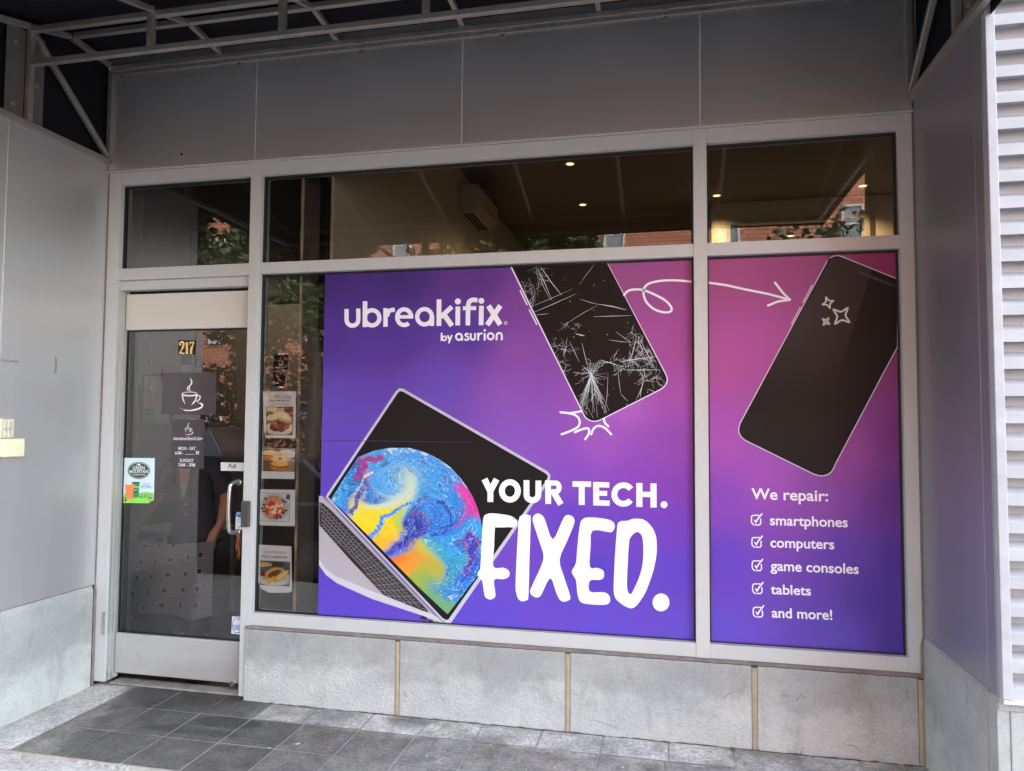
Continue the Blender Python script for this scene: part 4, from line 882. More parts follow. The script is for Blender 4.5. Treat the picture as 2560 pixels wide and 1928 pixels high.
# --- YOUR TECH.
p = Pr(PY-.0022, zc(1180, 1180, 4.254)); W_ = 62
p.st([(132, 76), (205, 222)], 66); p.st([(262, 78), (185, 222)], 64); p.st([(196, 200), (195, 320)], W_)
p.st(arc(403, 202, 85, 93, 0, 352, 44), W_, closed=True)
p.st([(579, 88), (580, 245)]+arc(642, 247, 62, 54, 172, 8, 16)+[(706, 240), (706, 92)], W_)
p.st([(808, 90), (810, 340)], W_); p.st([(830, 118), (885, 118)]+arc(887, 165, 40, 47, -80, 80, 14)+[(880, 212), (830, 212)], 54); p.st([(868, 215), (945, 345)], 64)
p.done('headline_lettering', Wt, ps); p = Pr(PY-.0022, zc(1180, 1180, 4.254))
p.st([(1068, 128), (1266, 131)], 58); p.st([(1167, 130), (1167, 351)], W_+2)
p.st([(1320, 107), (1321, 356)], W_+2); p.st([(1300, 134), (1460, 139)], 56); p.st([(1300, 226), (1437, 229)], 52); p.st([(1300, 328), (1464, 333)], 56)
p.st(arc(1610, 240, 96, 99, 38, 325, 36), W_)
p.st([(1780, 118), (1780, 372)], W_+4); p.st([(1930, 122), (1931, 378)], W_+4); p.st([(1780, 238), (1930, 241)], 56); p.dot(2042, 348, 37)
p.done('headline_lettering', Wt, ps)
# --- FIXED.
p = Pr(PY-.0024, zc(1180, 1180, 4.254))
p.fill(smooth([(160, 450), (220, 440), (380, 460), (450, 490), (480, 530), (440, 592), (262, 577), (245, 590), (235, 800), (228, 1008), (330, 1018), (385, 1045), (400, 1085), (385, 1120), (330, 1142), (236, 1148), (250, 1300), (235, 1340), (195, 1357), (150, 1340), (130, 1300), (108, 1160), (75, 1125), (60, 1085), (75, 1045), (90, 1010), (105, 700), (122, 490)], 3))
p.fill(smooth([(570, 450), (610, 465), (625, 500), (612, 900), (600, 1320), (580, 1362), (540, 1377), (495, 1355), (472, 1290), (463, 1200), (480, 800), (500, 510), (525, 465)], 3))
p.fill(smooth([(700, 442), (750, 465), (780, 520), (858, 718), (950, 540), (985, 475), (1020, 458), (1065, 472), (1090, 510), (1080, 570), (1010, 740), (932, 935), (980, 1120), (1046, 1330), (1015, 1370), (975, 1380), (930, 1355), (890, 1270), (832, 1128), (740, 1300), (710, 1330), (680, 1335), (640, 1315), (618, 1280), (630, 1230), (740, 990), (760, 885), (740, 810), (660, 570), (645, 500), (662, 460)], 3))
p.fill(smooth([(1230, 484), (1350, 490), (1460, 510), (1510, 545), (1518, 590), (1500, 625), (1465, 642), (1282, 625), (1262, 790), (1253, 1008), (1330, 1020), (1390, 1045), (1405, 1085), (1395, 1130), (1350, 1150), (1253, 1157), (1253, 1272), (1380, 1278), (1440, 1295), (1468, 1340), (1462, 1390), (1410, 1413), (1280, 1410), (1190, 1398), (1145, 1370), (1120, 1290), (1105, 1150), (1060, 1062), (1105, 970), (1120, 800), (1145, 580), (1170, 510)], 3))
p.fill(smooth([(1590, 522), (1650, 520), (1700, 502), (1760, 497), (1830, 510), (1900, 570), (1950, 660), (1965, 760), (1960, 900), (1920, 1080), (1850, 1270), (1790, 1370), (1740, 1430), (1690, 1450), (1630, 1430), (1560, 1380), (1520, 1330), (1507, 1230), (1520, 900), (1545, 580), (1560, 540)], 3), [smooth([(1755, 638), (1810, 690), (1822, 850), (1810, 1000), (1770, 1140), (1700, 1290), (1685, 1298), (1660, 1280), (1648, 1200), (1655, 1000), (1670, 760), (1690, 690)], 3)])
p.dot(2010, 1388, 90, 95)
p.done('handdrawn_lettering', Wt, ps)
# seam of the two printed sheets
p = Pr(PY-.0011); p.st([(803, 1101), (930, 1102.5), (1180, 1106)], 1.3); p.done('sheet_seam', mat('seam', S(50, 40, 80), .5), ps)

# ------------------------------------------------------------------ second poster
p2 = thing('narrow_poster', 'narrow purple window poster with a repaired phone and a We repair checklist', 'poster', (4.26, PY, .07))
g2 = gradient([(1800, 680, (172, 76, 138)), (1950, 680, (168, 68, 136)), (2200, 640, (146, 46, 104)), (2245, 760, (146, 48, 110)), (1800, 900, (184, 82, 162)), (1900, 850, (182, 78, 164)), (2240, 900, (140, 58, 130)),
    (1800, 1100, (176, 82, 186)), (1920, 1180, (166, 80, 190)), (2120, 1120, (154, 70, 162)), (2250, 1100, (124, 52, 134)), (1800, 1250, (136, 70, 190)), (2050, 1250, (142, 74, 178)), (2250, 1250, (100, 50, 142)),
    (1800, 1400, (100, 64, 196)), (2100, 1380, (96, 62, 182)), (2260, 1400, (78, 50, 156)), (1800, 1600, (100, 78, 204)), (2100, 1600, (90, 72, 192)), (2190, 1500, (74, 54, 160)), (2262, 1600, (72, 50, 156))])
q2 = [uvof(m2r+.0005, ZMB-.012), uvof(m3l-.012, ZMB-.012), uvof(m3l-.012, ZGB+.001), uvof(m2r+.0005, ZGB+.001)]
gradsheet('background_print', M['vinyl'], p2, q2, g2, 36, 66)
p = Pr(PY-.0006)
P2 = line([(1900, 963), (2064, 658), (2076, 643), (2094, 638), (2113, 643.6)], 4) + [(2245, 697), (2245, 868), (2213, 927)] + line([(2089, 1162), (2080, 1180), (2066, 1189), (2050, 1191), (2032.5, 1186)], 4) + line([(1862, 1102), (1850, 1090), (1845.5, 1075), (1849, 1058)], 4)
edge_u = lambda v: 2246.0
p.fill(P2); p.st([(2030, 713), (2007, 757)], 2.6); p.st([(2001, 768), (1978, 811)], 2.6); p.done('phone_rim_print', mat('rim_print_two', S(200, 190, 208), .35), p2)
P2i = inset(P2, 2.4 if inset(P2, 1)[0][0] > P2[0][0] else -2.4)
P2i = [(min(x, 2246.5) if x > 2230 and 700 < y < 870 else x, y) for x, y in P2i]
p = Pr(PY-.0009); p.fill(P2i); p.done('phone_screen_print', mat('phone_black_print', S(5, 6, 8), .36, spec=.18, var=.2, vscale=1.1, col2=S(24, 24, 27)), p2)
b = MB(); NG = 30; ga = [lin(q) for q in (44, 39, 40)]; gb = [lin(q) for q in (11, 10, 11)]
for i in range(NG+1):
    t_ = i/NG; l_ = (2071+(1868-2071)*t_, 660+(1030-660)*t_); rr_ = (2180+(2070-2180)*t_, 674+(1020-674)*t_); k_ = (1-ss(.25, 1, t_))
    for q_, kk in ((l_, k_), (((l_[0]+rr_[0])/2, (l_[1]+rr_[1])/2), k_), (rr_, k_)):
        g = at(*q_, PY-.0011); b.v.append((g.x, PY-.0011, g.z)); b.c.append(tuple(gb[c]+(ga[c]-gb[c])*kk for c in range(3)))
for i in range(NG):
    for c in range(2): a = 3*i+c; b.f.append((a, a+3, a+4, a+1))
g0_ = len(b.v); b.v += [(lambda g: (g.x, PY-.0011, g.z))(at(u_, v_, PY-.0011)) for u_, v_ in ((2072, 657), (2081, 648), (2096, 643), (2112, 647))]; b.c += [tuple(ga)]*4; b.f.append((0, 2, g0_+3, g0_+2, g0_+1, g0_))
b.build('phone_glare_print', colmat('glare_vinyl', .36, .18), p2)
p = Pr(PY-.0015); p.st([(2149, 681), (2180, 693), (2236, 715)], [6.5, 7, 5], cap=True); p.done('notch_print', M['ink_black'], p2)
p = Pr(PY-.0013)
p.st([(1768, 706.5), (1815, 713), (1860, 723), (1920, 735), (1974, 749.5)], 5.4, cap=True); p.st([(1937.5, 707), (1958, 733), (1975, 749.7)], 5.4, cap=True); p.st([(1975, 749.7), (1945, 754), (1920, 764)], 5.4, cap=True)
p.done('drawn_arrow_print', Wt, p2)
p = Pr(PY-.0014)
def spark(cx, cy, r_, w_, rot):
    P = []
    for k in range(4):
        a = rot+k*math.pi/2; P.append((cx+r_*math.cos(a), cy+r_*math.sin(a))); a += math.pi/4; P.append((cx+r_*.42*math.cos(a), cy+r_*.42*math.sin(a)))
    p.st(smooth(P, 4), w_, closed=True)
spark(2070, 757, 14, 4, -.35); spark(2103.5, 790, 25, 4.6, -.4-.5); spark(2065, 804, 9, 5.5, -.4-.5)
p.done('sparkle_print', mat('sparkle_print', S(196, 202, 204), .4), p2)
p = Pr(PY-.0012)
for (cx, cy) in ((1890.5, 1300), (1891.6, 1355.7), (1892.3, 1414), (1893.5, 1471.5), (1895, 1530)):
    h = 11.5; p = Pr(PY-.0012)
    p.st([(cx-h+6, cy+h+1), (cx-h+1, cy+h-3), (cx-h-.5, cy+h-8), (cx-h, cy-h+3), (cx-h+3, cy-h), (cx+h-5, cy-h)], 3, cap=True)
    p.st([(cx+h-.5, cy-h+9), (cx+h, cy+h-3), (cx+h-3, cy+h+1), (cx-h+10, cy+h+1)], 3, cap=True)
    p.st([(cx-4, cy+1), (cx-1, cy+6), (cx+5, cy-4), (cx+14, cy-15)], 3.6, cap=True)
    p.done('checkbox_print', Wt, p2)
for (l, r_, s_, hs) in [((1878.5, 1247.5), (2070.5, 1253.5), 'We repair:', .95), ((1925, 1312.5), (2119.5, 1318), 'smartphones', 1.0), ((1926, 1368), (2086, 1373), 'computers', 1.0), ((1926.5, 1426), (2147, 1435), 'game consoles', 1.0), ((1927, 1485), (2027.7, 1488.5), 'tablets', .95), ((1929.6, 1543.5), (2081, 1549.7), 'and more!', 1.0)]:
    text(s_, Wt, p2, PY-.0012, l, r_, s_, hs, bold=.017)

# ------------------------------------------------------------------ papers and stickers
M['paper'] = mat('white_paper', S(214, 222, 226), .55); M['ink'] = mat('grey_ink', S(62, 64, 70), .6)
FY = .056        # papers are taped to the inside of the pane
def foodpic(name, parent, x0, x1, z0, z1, Y, shapes, bgc, n=84, noise_=.35, seed=0):
    b = MB(); nx = n; nz = int(n*(z1-z0)/(x1-x0)); X, Z = np.meshgrid(np.linspace(0, 1, nx+1), np.linspace(0, 1, nz+1)); u = X.ravel(); v = 1-Z.ravel()
    uu = u + (fbm(u*9, v*9, 3, seed)-.5)*.05; vv = v + (fbm(u*9+5, v*9, 3, seed+3)-.5)*.05
    c = np.tile(np.array([lin(q) for q in bgc]), (len(u), 1))*(.8+.4*fbm(u*5, v*5, 3, seed+9))[:, None]
    for s_ in shapes:
        cx, cy, rx, ry, rot, col = s_[:6]; tex = s_[6] if len(s_) > 6 else .3
        ca, sa = math.cos(rot), math.sin(rot); dx = uu-cx; dy = (vv-cy); q = ((dx*ca+dy*sa)/rx)**2 + ((-dx*sa+dy*ca)/ry)**2
        k = q < 1; sh = (1-tex/2+tex*fbm(u*26, v*26, 3, seed+int(cx*97)))*np.where(q > .75, .8, 1.)
        c[k] = (np.array([lin(q_) for q_ in col])[None, :]*sh[:, None])[k]
    for j in range(nz+1):
        for i in range(nx+1): k = j*(nx+1)+i; b.v.append((x0+(x1-x0)*i/nx, Y, z0+(z1-z0)*j/nz)); b.c.append(tuple(c[k]))
    for j in range(nz):
        for i in range(nx): a = j*(nx+1)+i; b.f.append((a, a+1, a+nx+2, a+nx+1))
    return b.build(name, M['photo'], parent)
M['photo'] = colmat('printed_photo', .5, .3)
def paper(name, label, cat, quad, Y, m_=None, curl=0, group=None):
    P = plane(quad, Y); cx = sum(q[0] for q in P)/len(P); t = thing(name, label, cat, (cx, Y, min(q[2] for q in P)), group)
    b = MB(); b.add(P + [(q[0], q[1]+.0006, q[2]) for q in P], [tuple(range(len(P)))[::-1]]+[tuple(range(len(P), 2*len(P)))]); b.build('sheet', m_ or M['paper'], t); return t
GF = 'food papers taped in the narrow window'
FYs = FY-.0009
# 1 sandwich special
t = paper('food_poster', 'white paper reading THIS WEEK\'S SPECIAL with a sandwich photo, topmost of the food papers', 'poster', [(657, 979), (740, 978.5), (738.5, 1096), (664, 1095), (660, 1075)], FY, group=GF)
def PXY(u, v): q = at(u, v, FYs); return q.x, q.z
a = PXY(667, 1018); c = PXY(730.5, 1087)
part('photo_border', M['ink'], t, (a[0]-.003, c[0]+.003, FYs+.0003, FYs+.0006, c[1]-.003, a[1]+.003), bevel=0)
foodpic('sandwich_photo', t, a[0], c[0], c[1], a[1], FYs, [(.2, .1, .3, .12, 0, (225, 205, 160)), (.55, .12, .16, .12, 0, (200, 185, 140)), (.88, .14, .2, .16, 0, (120, 70, 60), .8), (.2, .3, .26, .12, .3, (110, 85, 60), .8), (.5, .78, .55, .26, 0, (205, 215, 200), .1), (.5, .7, .38, .2, 0, (112, 66, 58), 1.1), (.35, .66, .2, .1, .3, (150, 90, 80), 1), (.62, .74, .2, .1, -.2, (130, 74, 66), 1), (.78, .6, .2, .06, -.1, (200, 56, 40), .4), (.72, .48, .28, .09, .2, (176, 190, 110), .6), (.22, .44, .24, .10, -.15, (120, 96, 64), .6), (.3, .34, .34, .12, -.3, (226, 214, 176), .2), (.68, .32, .30, .13, .45, (230, 222, 190), .2)], (96, 92, 84), seed=1)
text('t', M['ink'], t, FYs, (669, 993), (728, 993.5), "THIS WEEK'S SPECIAL", 1.1, .0, .3); text('t', M['ink'], t, FYs, (674, 1004.5), (724, 1005), "PASTRAMI ON RYE", 1.15, .012)
text('t', M['ink'], t, FYs, (674, 1012.3), (723, 1012.8), "ON YOUR CHOICE OF BREAD", 1.1, 0, .2)
q = Pr(FYs); q.st([(669, 995.3), (729, 995.8)], 1); q.done('underline', M['ink'], t)
# 2 bagel
t = paper('food_poster', 'unlettered paper with a bagel sandwich photo, second of the food papers', 'poster', [(656, 1121), (738, 1122), (736, 1198), (653.5, 1196.5)], FY, group=GF)
a = PXY(656.3, 1122.6); c = PXY(736.8, 1180); foodpic('bagel_photo', t, a[0]+.001, c[0]-.001, c[1], a[1], FYs, [(.3, .8, .7, .35, .5, (120, 92, 66), .4), (.9, .7, .2, .5, .4, (150, 140, 120), .3), (.75, .2, .3, .2, 0, (220, 222, 218), .2), (.3, .18, .32, .14, .1, (226, 208, 170), .3), (.2, .4, .2, .14, .2, (190, 130, 60), .9), (.5, .86, .26, .11, .1, (190, 130, 74), .5), (.52, .74, .3, .10, .1, (170, 96, 60), 1), (.54, .66, .28, .10, .0, (236, 196, 90), .5), (.55, .46, .3, .2, .1, (224, 196, 140), .5), (.55, .40, .24, .13, .1, (236, 218, 172), .4), (.55, .42, .07, .05, .1, (150, 110, 70), .4), (.86, .45, .2, .03, .6, (200, 204, 206), .1)], (100, 104, 98), seed=5)
# 3 waffle
t = paper('food_poster', 'unlettered paper with a berry waffle photo in a thin frame, third of the food papers', 'poster', [(646.5, 1223), (738, 1225), (737, 1316), (643, 1313.5)], FY, group=GF)
a = PXY(649, 1232.5); c = PXY(723, 1305)
part('photo_border', M['ink'], t, (a[0]-.002, c[0]+.002, FYs+.0003, FYs+.0006, c[1]-.002, a[1]+.002), bevel=0)
sh_ = [(.5, .5, .5, .5, 0, (214, 222, 224), .1), (.5, .5, .46, .47, 0, (196, 206, 212), .1), (.5, .5, .36, .42, 0, (206, 160, 112), .9)]
rr_ = random.Random(8)
for k in range(13): an = rr_.uniform(0, 6.28); d_ = rr_.uniform(.12, .33); sh_.append((.5+math.cos(an)*d_, .5+math.sin(an)*d_, .09, .06, rr_.uniform(0, 3), (204, 66, 48), .5))
for k in range(8): an = rr_.uniform(0, 6.28); d_ = rr_.uniform(.05, .3); sh_.append((.5+math.cos(an)*d_, .5+math.sin(an)*d_, .08, .05, rr_.uniform(0, 3), (232, 214, 190), .3))
for (x, y) in ((.2, .2), (.78, .24), (.86, .3), (.88, .6), (.8, .68), (.14, .42), (.13, .66), (.58, .88), (.7, .84), (.1, .55)): sh_.append((x, y, .045, .045, 0, (46, 56, 84), .4))
sh_.append((.48, .68, .09, .07, .2, (240, 232, 196), .1)); sh_.append((.95, .12, .07, .1, 0, (80, 90, 110), .2))
foodpic('waffle_photo', t, a[0], c[0], c[1], a[1], FYs, sh_, (206, 216, 222), seed=9)
# 4 cheesesteak, torn lower edge
t = paper('food_poster', 'torn white paper reading PHILLY CHEESESTEAK with a roll photo, lowest of the food papers', 'poster', [(644.5, 1361.5), (728.5, 1366), (730, 1478), (722, 1482), (700, 1482.5), (672, 1482), (652, 1472), (645, 1454)], FY, group=GF)
a = PXY(651, 1402); c = PXY(723, 1466)
part('photo_border', M['ink'], t, (a[0]-.002, c[0]+.002, FYs+.0003, FYs+.0006, c[1]-.002, a[1]+.002), bevel=0)
foodpic('roll_photo', t, a[0], c[0], c[1], a[1], FYs, [(.15, .15, .25, .1, 0, (214, 190, 120), .4), (.6, .1, .2, .12, 0, (80, 60, 56), .4), (.5, .72, .6, .3, -.1, (196, 208, 206), .1), (.1, .55, .1, .1, .5, (140, 56, 50), .6), (.35, .7, .28, .17, -.5, (226, 182, 80), .8), (.5, .5, .36, .24, -.5, (214, 184, 110), 1.1), (.5, .52, .26, .12, -.6, (110, 78, 54), 1.2), (.38, .78, .2, .08, -.9, (232, 180, 60), .7), (.72, .6, .33, .12, -.85, (214, 180, 112), .3), (.76, .56, .30, .08, -.85, (232, 208, 150), .2), (.2, .8, .12, .08, .2, (222, 196, 130), .3)], (90, 110, 120), seed=14)
text('t', M['ink'], t, FYs, (658.5, 1382), (717, 1385), "TRY OUR DELICIOUS", 1.1, 0, .25); text('t', M['ink'], t, FYs, (654.5, 1394), (719, 1397), "PHILLY CHEESESTEAK", 1.15, .008, .1)
# menu card
M['menu_black'] = mat('menu_black', S(22, 25, 26), .4, spec=.25); M['blue'] = mat('sticker_blue', S(40, 110, 180), .4); M['red_soft'] = mat('sticker_pink', S(200, 150, 150), .4)
t = paper('menu_card', 'narrow black cafe menu card with blue and white end bands above the food papers', 'menu', [(684, 883), (720, 883), (717.5, 970), (682, 970)], FY, M['menu_black'])
q = Pr(FYs); q.st([(684, 885.5), (697, 885.5)], 3.6); q.st([(682, 968), (694, 968)], 3.6); q.done('blue_band', M['blue'], t)
q = Pr(FYs); q.st([(697, 885.5), (709, 885.5)], 3.6); q.st([(694, 968), (706, 968)], 3.6)
def cup(q, cx, cy, s_, simple=False):
    q.st(line([(cx, cy-12*s_), (cx+2.6*s_, cy-7*s_), (cx+1.4*s_, cy-3*s_), (cx-2.4*s_, cy+1*s_), (cx-1.8*s_, cy+5*s_)][::-1], 5), [.4*s_]*3+[1.5*s_]*15+[.3*s_]*3)
    q.st(line([(cx+.6*s_, cy+0*s_), (cx-.6*s_, cy+2.4*s_), (cx+1.0*s_, cy+5*s_)], 5), 1.0*s_)
    q.st(arc(cx, cy+8*s_, 9.2*s_, 2*s_, 0, 350, 30), .8*s_, closed=True); q.st(arc(cx, cy+8.6*s_, 9.2*s_, 2.4*s_, 0, 180, 16), .9*s_)
    q.st(line([(cx-8.6*s_, cy+9*s_), (cx-8.2*s_, cy+14*s_), (cx-5.6*s_, cy+20.5*s_)], 5), [1.5*s_]*8+[.6*s_]*3)
    q.st(line([(cx+8.6*s_, cy+9*s_), (cx+7.6*s_, cy+15*s_), (cx+4*s_, cy+20*s_), (cx+2.2*s_, cy+22*s_)], 5), [1.7*s_]*11+[.5*s_]*5)
    q.st(line([(cx+9*s_, cy+10.4*s_), (cx+12.6*s_, cy+10.8*s_), (cx+12*s_, cy+15*s_), (cx+8.2*s_, cy+17.6*s_)], 5), [1.3*s_]*16)
    q.st(line([(cx+9.5*s_, cy+18.6*s_), (cx+15.5*s_, cy+21.4*s_), (cx+12.8*s_, cy+25.6*s_), (cx+2*s_, cy+28.4*s_), (cx-6*s_, cy+28*s_), (cx-12.6*s_, cy+25*s_)], 5), [.6*s_]*3+[2.0*s_]*12+[1.3*s_]*6+[.3*s_]*5)
cup(q, 700.5, 897.5, .55)
q.done('cup_print', Wt, t); q = Pr(FYs); q.st([(709, 885.5), (720, 885.5)], 3.6); q.st([(706, 968), (717, 968)], 3.6); q.done('pink_band', M['red_soft'], t)
text('t', Wt, t, FYs, (687, 921), (716, 920), 'International', 1.2, 0, .35); text('t', Wt, t, FYs, (687, 930), (716, 929), 'Bagel & Cafe', 1.2, 0, .35)
text('t', Wt, t, FYs, (717, 961), (717.5, 939), 'menu', .9, .0); q = Pr(FYs); q.st([(684.5, 953), (684.5, 962)], 2.5); q.st([(688, 956), (696, 956)], 1); q.st([(688, 959), (696, 959)], 1); q.done('small_print', Wt, t)
# leaf shaped reflection-free dried leaf card skipped; door stickers
SY = DY+.0205
t = paper('number_decal', 'black decal with gold house number 217 near the top of the door glass', 'number', [(446.5, 850), (491, 851.5), (488, 887.5), (445, 886.5)], SY, M['menu_black'])
M['gold'] = mat('gold_print', S(232, 192, 116), .45)
c_ = zc(400, 800, 1); p = Pr(SY-.0012, lambda u, v: (290+u/4.164, 800+v/4.164)); GN = 17
p.st(line([(668, 262), (664, 245), (680, 230), (700, 236), (703, 262), (690, 298), (668, 335), (662, 350)], 5), [13]*10+[20]*16+[12]*10)
p.dot(671, 258, 9); p.st(line([(660, 350), (680, 343), (698, 352), (712, 340)], 4), 13)
p.st([(738, 232), (738, 350)], 22); p.st([(722, 250), (738, 234)], 9); p.st([(722, 351), (755, 351)], 8); 
p.st([(766, 236), (815, 234)], 14); p.st([(768, 232), (768, 258)], 8); p.st(line([(812, 238), (792, 280), (782, 318), (780, 356)], 5), [12]*5+[22]*11)
p.done('gold_digits', M['gold'], t)
t = paper('cup_sign', 'square dark sticker with a large white steaming coffee cup on the door glass', 'sticker', [(407, 932), (541, 931), (540, 1037), (404, 1036.5)], SY, mat('sticker_dark', S(52, 47, 50), .3, spec=.6))
p = Pr(SY-.0012); cup(p, 474, 968, 2.05); p.done('cup_print', Wt, t)
t = paper('hours_sign', 'tall dark sticker listing cafe opening hours under the coffee cup sign', 'sign', [(430, 1049.5), (512, 1048.5), (509.5, 1172), (426.5, 1171)], SY, mat('sticker_dark_two', S(50, 46, 49), .3, spec=.6))
p = Pr(SY-.0012); cup(p, 470, 1064.5, .78); p.done('cup_print', Wt, t)
text('t', mat('red_script', S(200, 60, 60), .4), t, SY-.0012, (464, 1092), (476, 1092), "Sam's", .9, 0, .3, name='script_lettering')
text('t', Wt, t, SY-.0012, (433, 1100), (507, 1100.5), "International Bagel & Cafe+", 1.5, .012, .4, name='script_lettering')
text('t', Wt, t, SY-.0012, (446, 1125), (489, 1125.3), "MON - SAT", 1.15, .012); text('t', Wt, t, SY-.0012, (437.5, 1136.5), (459, 1136.5), "6AM -", 1.15, .012); text('t', Wt, t, SY-.0012, (490, 1136.7), (497, 1136.7), "M", 1.15, .012)
p = Pr(SY-.0012); p.st([(463, 1136), (486, 1136.2)], .9); p.done('worn_digits', Wt, t)
text('t', Wt, t, SY-.0012, (449.5, 1155), (484, 1155.3), "SUNDAY", 1.15, .012); text('t', Wt, t, SY-.0012, (445.5, 1166.5), (487.5, 1167), "7AM - 3PM", 1.15, .012)
# green coffee sticker
t = paper('coffee_sticker', 'pale green coffee sticker with two printed cups, low left on the door glass', 'sticker', [(310.5, 1145), (387, 1145.5), (384.5, 1250), (378, 1254), (372, 1258.5), (307.5, 1257.5)], SY, mat('sticker_pale', S(198, 220, 224), .4))
gm = colmat('sticker_print', .4, .4); p = Pr(SY-.0012, zc(290, 1130, 3.4)); C = lambda *c: tuple(lin(q) for q in c)
p.fill([(62, 385), (80, 345), (130, 335), (200, 350), (260, 340), (318, 350), (314, 405), (285, 430), (268, 436), (60, 434)], col=C(120, 190, 90)); p.fill([(60, 420), (100, 400), (200, 395), (310, 400), (300, 420), (275, 435), (62, 434)], col=C(140, 210, 80))
for k in range(22): x = rnd.choice([rnd.uniform(60, 90), rnd.uniform(200, 310), rnd.uniform(270, 308)]); y = rnd.uniform(365, 385) if x > 200 and x < 268 else rnd.uniform(385, 428); p.fill([(x-4, y+8), (x+4, y+8), (x, y-10)], col=C(40, 90, 50))
p.dot(194, 158, 95, 73, col=C(30, 74, 52)); p.st(arc(194, 158, 86, 65, 0, 350, 40), 3.5, closed=True, col=C(190, 210, 200)); p.fill([(168, 116), (194, 98), (218, 116), (204, 112), (194, 116), (182, 112)], col=C(225, 235, 230))
p.fill([(78, 280), (152, 277), (142, 400), (90, 402)], col=C(226, 132, 70)); p.st([(76, 282), (154, 279)], 9, col=C(236, 160, 110)); p.dot(113, 345, 24, 19, col=C(70, 66, 60)); p.st([(98, 346), (130, 344)], 5, col=C(225, 225, 220))
p.fill([(136, 262), (200, 262), (192, 385), (146, 387)], col=C(52, 128, 76)); p.st([(136, 262), (202, 261)], 12, col=C(38, 60, 56)); p.fill([(142, 300), (160, 285), (198, 295), (198, 310), (144, 318)], col=C(120, 190, 100)); p.dot(168, 324, 24, 18, col=C(34, 80, 58)); p.st([(152, 325), (184, 323)], 5, col=C(225, 225, 220))
p.done('sticker_picture', gm, t)
c_ = lambda u, v: (290+u/3.4, 1130+v/3.4)
text('t', Wt, t, SY-.0026, c_(142, 152), c_(244, 150), 'GREEN', 1.1, .012); text('t', Wt, t, SY-.0026, c_(117, 180), c_(272, 179), 'MOUNTAIN', 1.1, .012); text('t', Wt, t, SY-.0026, c_(140, 199), c_(248, 199), 'COFFEE ROASTERS', 1.1, .012)
GR = mat('dark_green_ink', S(70, 110, 104), .5); text('t', GR, t, SY-.0012, c_(218, 292), c_(288, 292), 'AND GET', 1.1, 0); text('t', GR, t, SY-.0012, c_(208, 308), c_(306, 309), 'OUT THERE.', 1.1, 0); text('t', GR, t, SY-.0012, c_(228, 272), c_(286, 272), 'GRAB A CUP', .9, 0)
# pull label, blue card, alarm sticker
t = paper('pull_label', 'small grey label reading Pull at the right edge of the door glass', 'label', [(552, 1156), (612, 1157), (611, 1178), (551.5, 1177)], SY, mat('label_grey', S(196, 196, 198), .4))
text('t', M['menu_black'], t, SY-.0012, (571.5, 1170.5), (589.5, 1171), 'Pull', 1.05, .01)
t = paper('card_sticker', 'small white and blue card sticker on the door glass behind the handle', 'sticker', [(590, 1281), (612, 1281), (611, 1326), (588.5, 1323)], SY, M['paper'])
p = Pr(SY-.0012); p.fill([(590, 1281.5), (612, 1281.5), (612, 1293), (602, 1295), (591, 1291)]); p.done('blue_print', M['blue'], t); text('t', Wt, t, SY-.0026, (594, 1287), (611, 1287), 'Free', .9, 0); text('t', M['blue'], t, SY-.0012, (594, 1305), (609, 1305), 'CC', .9, 0); text('t', M['ink'], t, SY-.0012, (593, 1319), (609, 1319), 'Access', .9, 0)
t = paper('alarm_sticker', 'white sticker with a blue octagon at the bottom right corner of the door glass', 'sticker', [(580.5, 1541), (606, 1542), (604, 1587), (578, 1584)], SY, M['paper'])
p = Pr(SY-.0012); p.st([(581.5, 1556), (588, 1545), (600, 1545), (606, 1556), (604, 1573), (598, 1582), (587, 1582), (580.5, 1571)], 1.6, closed=True); p.st(arc(597, 1552, 5, 3, 190, 350, 8), 1.2); p.done('octagon_print', M['blue'], t)
text('t', M['blue'], t, SY-.0012, (583.5, 1568), (604, 1568.5), 'SECURITY', 1.6, .01); text('t', M['blue'], t, SY-.0012, (585.5, 1575), (602, 1575.5), 'SYSTEM', 1.6, .01)
t = paper('round_tag', 'small brown hanging tag with a yellow leaf shape beside the black menu card', 'tag', smooth([(660, 893), (668, 888), (680, 889), (692, 900), (686, 904), (676, 906), (664, 907), (659, 901)], 2), FY+.01, mat('tan_leaf', S(150, 142, 100), .7))

# ------------------------------------------------------------------ person inside the café door, holding out a patterned cloth
def skinmesh(name, joints, edges, mt, parent, sub=2):
    me = bpy.data.meshes.new(name); me.from_pydata([(j[0], j[1], j[2]+0) for j in joints], edges, []); o = bpy.data.objects.new(name, me); COL.objects.link(o)
    s_ = o.modifiers.new('skin', 'SKIN'); s_.use_smooth_shade = True
    for i, j in enumerate(joints):
        r_ = j[3] if isinstance(j[3], tuple) else (j[3], j[3]); me.skin_vertices[0].data[i].radius = r_
    me.skin_vertices[0].data[0].use_root = True
    o.modifiers.new('sub', 'SUBSURF').levels = sub; o.modifiers['sub'].render_levels = sub
    dg = bpy.context.evaluated_depsgraph_get(); m2 = bpy.data.meshes.new_from_object(o.evaluated_get(dg)); bpy.data.objects.remove(o)
    m2.materials.clear(); m2.materials.append(mt); m2.polygons.foreach_set('use_smooth', [True]*len(m2.polygons))
    o = bpy.data.objects.new(name, m2); COL.objects.link(o); adopt(o, parent); return o
PX_, PYy = .10, .72
pe = thing('person', 'person inside the door in a dark v neck blouse holding a patterned cloth', 'person', (PX_, PYy, G0))
skin = mat('skin', S(178, 128, 104), .55); z0 = .004
def J(x, y, z, r): return (PX_+x, PYy+y, z+z0, r)
